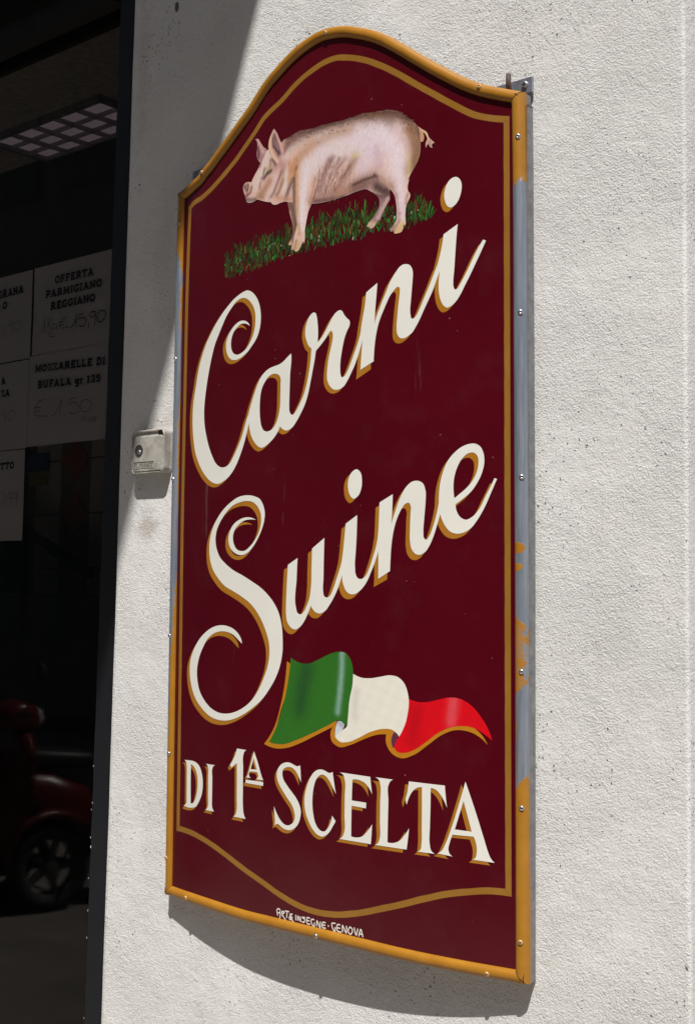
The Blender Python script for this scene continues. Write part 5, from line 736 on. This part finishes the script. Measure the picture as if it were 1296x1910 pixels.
# rivets
def near(s, t):
    best = (9, 0, None)
    for k in range(4):
        A = np.array(OUTL[k]); d = np.hypot(A[:, 0]-s, A[:, 1]-t); i = int(d.argmin())
        if d[i] < best[0]: best = (float(d[i]), k, i)
    return best
RVM = MB().lathe([(0.0013, .0021), (.0014, .0024), (.0024, .0023), (.0036, .0016), (.0043, .0002), (.0044, -.001)], (0, 0, 0), (0, 0, 1), 18)
nv = len(RVM.v); RVM.lathe([(0, .0012), (.0013, .0012), (.0013, .0022)], (0, 0, 0), (0, 0, 1), 12)
rv0 = {}
for s_, t_ in RIV:
    s_, t_ = s_*1e-4, t_*1e-4; d, k, i = near(s_, t_); d = min(max(d, .0035), TW-.006)
    n2 = nrm(OUTL[k], i); P = Vector(OUTL[k][i]); al = math.acos(1-2*d/TW); P = P+n2*d; h = .0085*math.sin(al)
    pos = Vector(S(P.x, P.y, h)); no = Sn(P.x, P.y); inn = (Vector(S(P.x+n2.x*.001, P.y+n2.y*.001)) - Vector(S(P.x, P.y))).normalized()
    no = (no*math.sin(al)*1.3 - inn*math.cos(al)*.85).normalized()
    painted = (k in (0, 2) and abs(s_) > .1) or (k == 0) or (k == 1 and t_ < -.6) or (k == 3 and abs(t_) > .55)
    key = painted
    if key not in rv0:
        o = RVM.build('rivet', M['rivet_painted'] if painted else M['rivet'], None, smooth=True); o.data.materials.append(M['black'])
        for p in o.data.polygons: p.material_index = 1 if p.vertices[0] >= nv else 0
        rv0[key] = o
    else: o = rv0[key].copy(); COL.objects.link(o)
    o.matrix_world = Matrix.Translation(pos) @ no.to_track_quat('Z', 'Y').to_matrix().to_4x4()
    o.parent = rails[k]; 

# ---- bracket and hanging pin at the top right, bracket at the top left
br = empty('wall_bracket', (-1.22, 0, 2.475)); tag(br, 'grey steel bracket plate with cross-head screw and rusty pin at the sign\'s top right corner', 'bracket', 'brackets holding the sign')
par(MB().box((-1.290, -.0085, 2.4615), (-1.1985, -.0035, 2.4880)).build('plate', M['steel'], bevel=.0012), br)
par(MB().lathe([(0, .004), (.0045, .004), (.0058, .0026), (.006, 0)], (-1.2120, -.0086, 2.4762), (0, -1, 0), 24).build('screw', M['screw'], smooth=False), br)
sc = bpy.data.objects['screw']; cr = MB(); cr.box((-1.2156, -.0130, 2.4756), (-1.2084, -.0124, 2.4768)); cr.box((-1.2126, -.0131, 2.4726), (-1.2114, -.01245, 2.4798)); par(cr.build('cross_slot', M['black']), sc, True)
pn = MB().tube([(-1.2345, -.006, 2.466), (-1.2318, -.022, 2.4665), (-1.2300, -.028, 2.470), (-1.2294, -.030, 2.476), (-1.2294, -.030, 2.4915), (-1.2294, -.030, 2.4925)], [.0042, .0042, .0043, .0043, .0042, .0033], 14).build('hook_pin', M['rust'], smooth=True); par(pn, br)
b2 = empty('wall_bracket', (-2.0, 0, 2.49)); tag(b2, 'grey steel bracket corner peeking out above the sign\'s top left shoulder', 'bracket', 'brackets holding the sign')
par(MB().box((-2.014, -.0085, 2.470), (-1.94, -.0035, 2.4975)).build('plate', M['steel'], bevel=.0012), b2)

# ---- key switch box
bx = empty('key_switch_box', (-2.09, -.02, 1.89)); tag(bx, 'small weathered grey plastic key switch box on the wall just left of the sign', 'switch box')
bm = MB(); bm.box((-2.160, -.020, 1.8945), (-2.0605, 0.004, 1.980))
o = par(bm.build('housing', M['plastic'], bevel=.007), bx)
rim = MB(); x0, x1, z0, z1 = -2.162, -2.0590, 1.8925, 1.9815
def rr(x0, x1, z0, z1, r, y, n=6):
    P = []
    for cx, cz, a0 in ((x1-r, z1-r, 0), (x0+r, z1-r, 90), (x0+r, z0+r, 180), (x1-r, z0+r, 270)):
        for i in range(n+1): a = math.radians(a0+90*i/n); P.append((cx+r*math.cos(a), y, cz+r*math.sin(a)))
    return P
def rings(mb, R, cap=True):
    n = len(R[0]); b = len(mb.v); mb.v += [p for r in R for p in r]
    for i in range(len(R)-1):
        for k in range(n): mb.f.append((b+i*n+k, b+(i+1)*n+k, b+(i+1)*n+(k+1) % n, b+i*n+(k+1) % n))
    if cap: mb.f.append(tuple(b+(len(R)-1)*n+k for k in range(n))[::-1])
rings(rim, [rr(x0, x1, z0, z1, .012, -.012), rr(x0, x1, z0, z1, .012, -.0245), rr(x0+.0015, x1-.0015, z0+.0015, z1-.0015, .011, -.026), rr(x0+.004, x1-.003, z0+.003, z1-.0035, .010, -.026), rr(x0+.005, x1-.004, z0+.004, z1-.0050, .010, -.0225)])
par(rim.build('rim', M['plastic'], smooth=False), bx)
lid = MB(); rings(lid, [rr(x0+.007, x1-.0045, z0+.0045, z1-.0125, .007, -.020), rr(x0+.007, x1-.0045, z0+.0045, z1-.0125, .007, -.0250), rr(x0+.009, x1-.006, z0+.006, z1-.0145, .006, -.0267)])
ld = par(lid.build('lid', M['plastic']), bx)
lk = MB().lathe([(.0128, -.0005), (.0124, .0010), (.0112, .0006), (.0106, .0002), (.0, .0003)], (-2.1355, -.0267, 1.9395), (0, -1, 0), 28)
par(lk.build('lock_recess', simple('dark_lock_recess', (.05, .045, .04), .4)), bx)
par(MB().lathe([(0, .0030), (.0035, .0028), (.0052, .0015), (.0055, 0)], (-2.1345, -.0262, 1.9365), (0, -1, 0), 22).build('lock_cylinder', M['steel'], smooth=True), bx)
par(MB().box((-2.0775, -.0262, z1-.0115), (-2.0650, -.0235, z1-.0035)).build('hinge_tab', M['dark']), bx)
par(MB().box((-2.0785, -.0277, z0+.0055), (-2.0655, -.0250, z0+.020)).build('latch', M['plastic'], bevel=.001), bx)
lp = par(MB().box((-2.1500, -.0275, 1.9035), (-2.0880, -.0266, 1.9145)).build('name_plate', simple('plate_grey', (.34, .33, .30), .5)), bx)
tl = MB().box((-2.1500, -.0278, 1.9150), (-2.0880, -.0266, 1.9163)).build('plate_groove', M['dark']); par(tl, bx)
tx = textline('raised_letters', bx, 'FL.FRRAGT', (-2.1485, 1.9052), (-2.0895, 1.9055), .0078, -.02755, simple('plate_letter', (.16, .14, .12), .6)); 
# dark knot and chipped marks on the plaster
for (x, z, r, c, nm, lb) in ((-2.0861, 2.8600, .0062, (.10, .085, .075), 'wall_plug', 'dark filled hole in the shaded plaster above the sign\'s left shoulder'), (-.9275, 1.143, .0026, (.34, .325, .30), 'plaster_chip', 'small grey chip near the right corner of the wall, low down')):
    rs = np.random.RandomState(3); mb = MB(); n = 18
    mb.v = [(x, -.0032, z)] + [(x+r*.9*(1+.25*rs.rand())*math.cos(2*math.pi*i/n), -.0012, z+r*(1.5+.5*rs.rand())*math.sin(2*math.pi*i/n)) for i in range(n)]
    mb.f = [(0, 1+i, 1+(i+1) % n) for i in range(n)]
    o = mb.build(nm, simple(nm, c, .9, 0, 300, .3, .6)); tag(o, lb, 'wall mark')

# ================================================================== SCOOTERS parked across the pavement (seen in the glass)
def scooter():
    e = empty('motor_scooter'); 
    for sx, r in ((.62, .225), (-.60, .225)):
        wh = MB().lathe([(r-.07, -.04), (r-.02, -.055), (r, -.03), (r, .03), (r-.02, .055), (r-.07, .04), (r-.07, -.04)], (sx, 0, r), (0, 1, 0), 36).build('wheel', M['rubber'], e, smooth=True)
        rim = MB().lathe([(r-.072, -.038), (r-.085, -.030), (r-.085, .030), (r-.072, .038)], (sx, 0, r), (0, 1, 0), 36)
        for i in range(5):
            a = i*2*math.pi/5; rim.tube([(sx, 0, r), (sx+math.cos(a)*(r-.08), 0, r+math.sin(a)*(r-.08))], [.028, .018], 8)
        rim.lathe([(0, -.045), (.035, -.04), (.035, .04), (0, .045)], (sx, 0, r), (0, 1, 0), 16); rim.build('rim', simple('dull_rim', (.10, .10, .10), .6, .2), wh)
    def loft(nm, secs, mat):    # (x, zc, halfw, halfh)
        mb = MB(); n = 16; R = []
        for x, zc, hw, hh in secs:
            R.append([(x, math.copysign(abs(math.cos(a))**.7, math.cos(a))*hw, zc+math.copysign(abs(math.sin(a))**.7, math.sin(a))*hh) for a in [2*math.pi*i/n for i in range(n)]])
        rings(mb, R); mb.f.append(tuple(range(n))); return mb.build(nm, mat, e, smooth=True)
    loft('rear_body', [(-.92, .62, .05, .05), (-.85, .60, .15, .12), (-.6, .56, .2, .19), (-.3, .52, .2, .19), (-.1, .46, .15, .16), (0, .36, .1, .08)], M['red'])
    loft('floorboard', [(-.1, .29, .16, .05), (.1, .26, .18, .04), (.35, .27, .17, .045)], M['dark'])
    loft('seat', [(-.88, .76, .08, .03), (-.75, .79, .13, .05), (-.4, .77, .15, .06), (-.1, .75, .11, .05), (-.02, .72, .05, .03)], M['seat'])
    mb = MB(); R = []
    for x, z, hw in ((.30, .26, .17), (.37, .45, .23), (.42, .65, .24), (.44, .82, .20), (.43, .93, .12)): R.append([(x, -hw, z), (x+.05, -hw*.5, z), (x+.07, 0, z), (x+.05, hw*.5, z), (x, hw, z), (x-.03, hw*.5, z), (x-.03, -hw*.5, z)])
    rings(mb, R); mb.build('leg_shield', M['red'], e, smooth=True)
    mb = MB(); R = []
    for i in range(9):
        a = math.radians(20+i*18); x = .62+math.cos(a)*.27; z = .225+math.sin(a)*.27; hw = .075
        R.append([(x, -hw, z), (x+math.cos(a)*.03, 0, z+math.sin(a)*.03), (x, hw, z), (x-math.cos(a)*.01, 0, z-math.sin(a)*.01)])
    rings(mb, R); mb.build('front_mudguard', M['red'], e, smooth=True)
    MB().tube([(.62, .0, .225), (.50, 0, .6), (.42, 0, 1.0)], .03, 10).build('fork', M['dark'], e)
    loft('handlebar_fairing', [(.30, 1.0, .10, .05), (.40, 1.02, .13, .08), (.50, 1.0, .08, .07), (.53, 1.0, .04, .04)], M['red'])
    for q_ in (-1, 1):
        MB().tube([(.38, q_*.08, 1.02), (.33, q_*.34, 1.05)], .014, 8).build('handlebar_grip', M['rubber'], e)
        mr = MB(); mr.tube([(.37, q_*.2, 1.04), (.40, q_*.28, 1.22)], .006, 6); mr.lathe([(0, -.012), (.05, -.008), (.05, .008), (0, .012)], (.40, q_*.30, 1.25), (1, 0, 0), 18); mr.build('mirror', M['rubber'], e)
    MB().lathe([(0, .03), (.045, .025), (.06, 0)], (.52, 0, 1.0), (1, 0, .1), 20).build('headlight', M['lens'], e)
    MB().tube([(-.1, .1, .2), (-.5, .14, .25), (-.8, .15, .27)], [.02, .05, .05], 10).build('exhaust', M['dark'], e)
    MB().tube([(-.15, -.1, .3), (-.22, -.28, .01)], .012, 8).build('kick_stand', M['chrome'], e)
    return e
sc1 = scooter(); tag(sc1, 'red motor scooter standing across the pavement, mirrored in the middle of the glass', 'scooter', 'scooters parked in the street')
sc1.location = (-5.95, -2.75, 0); sc1.rotation_euler = (0, 0, math.radians(-62))
def copy_tree(o, parent=None):
    c = o.copy(); COL.objects.link(c)
    if parent: c.parent = parent
    for ch in list(o.children): copy_tree(ch, c)
    return c
sc2 = copy_tree(sc1); sc2['label'] = 'red motor scooter further along, mirrored at the very left edge of the glass'; sc2.location = (-6.0, -1.75, 0); sc2.rotation_euler = (0, 0, math.radians(-80))
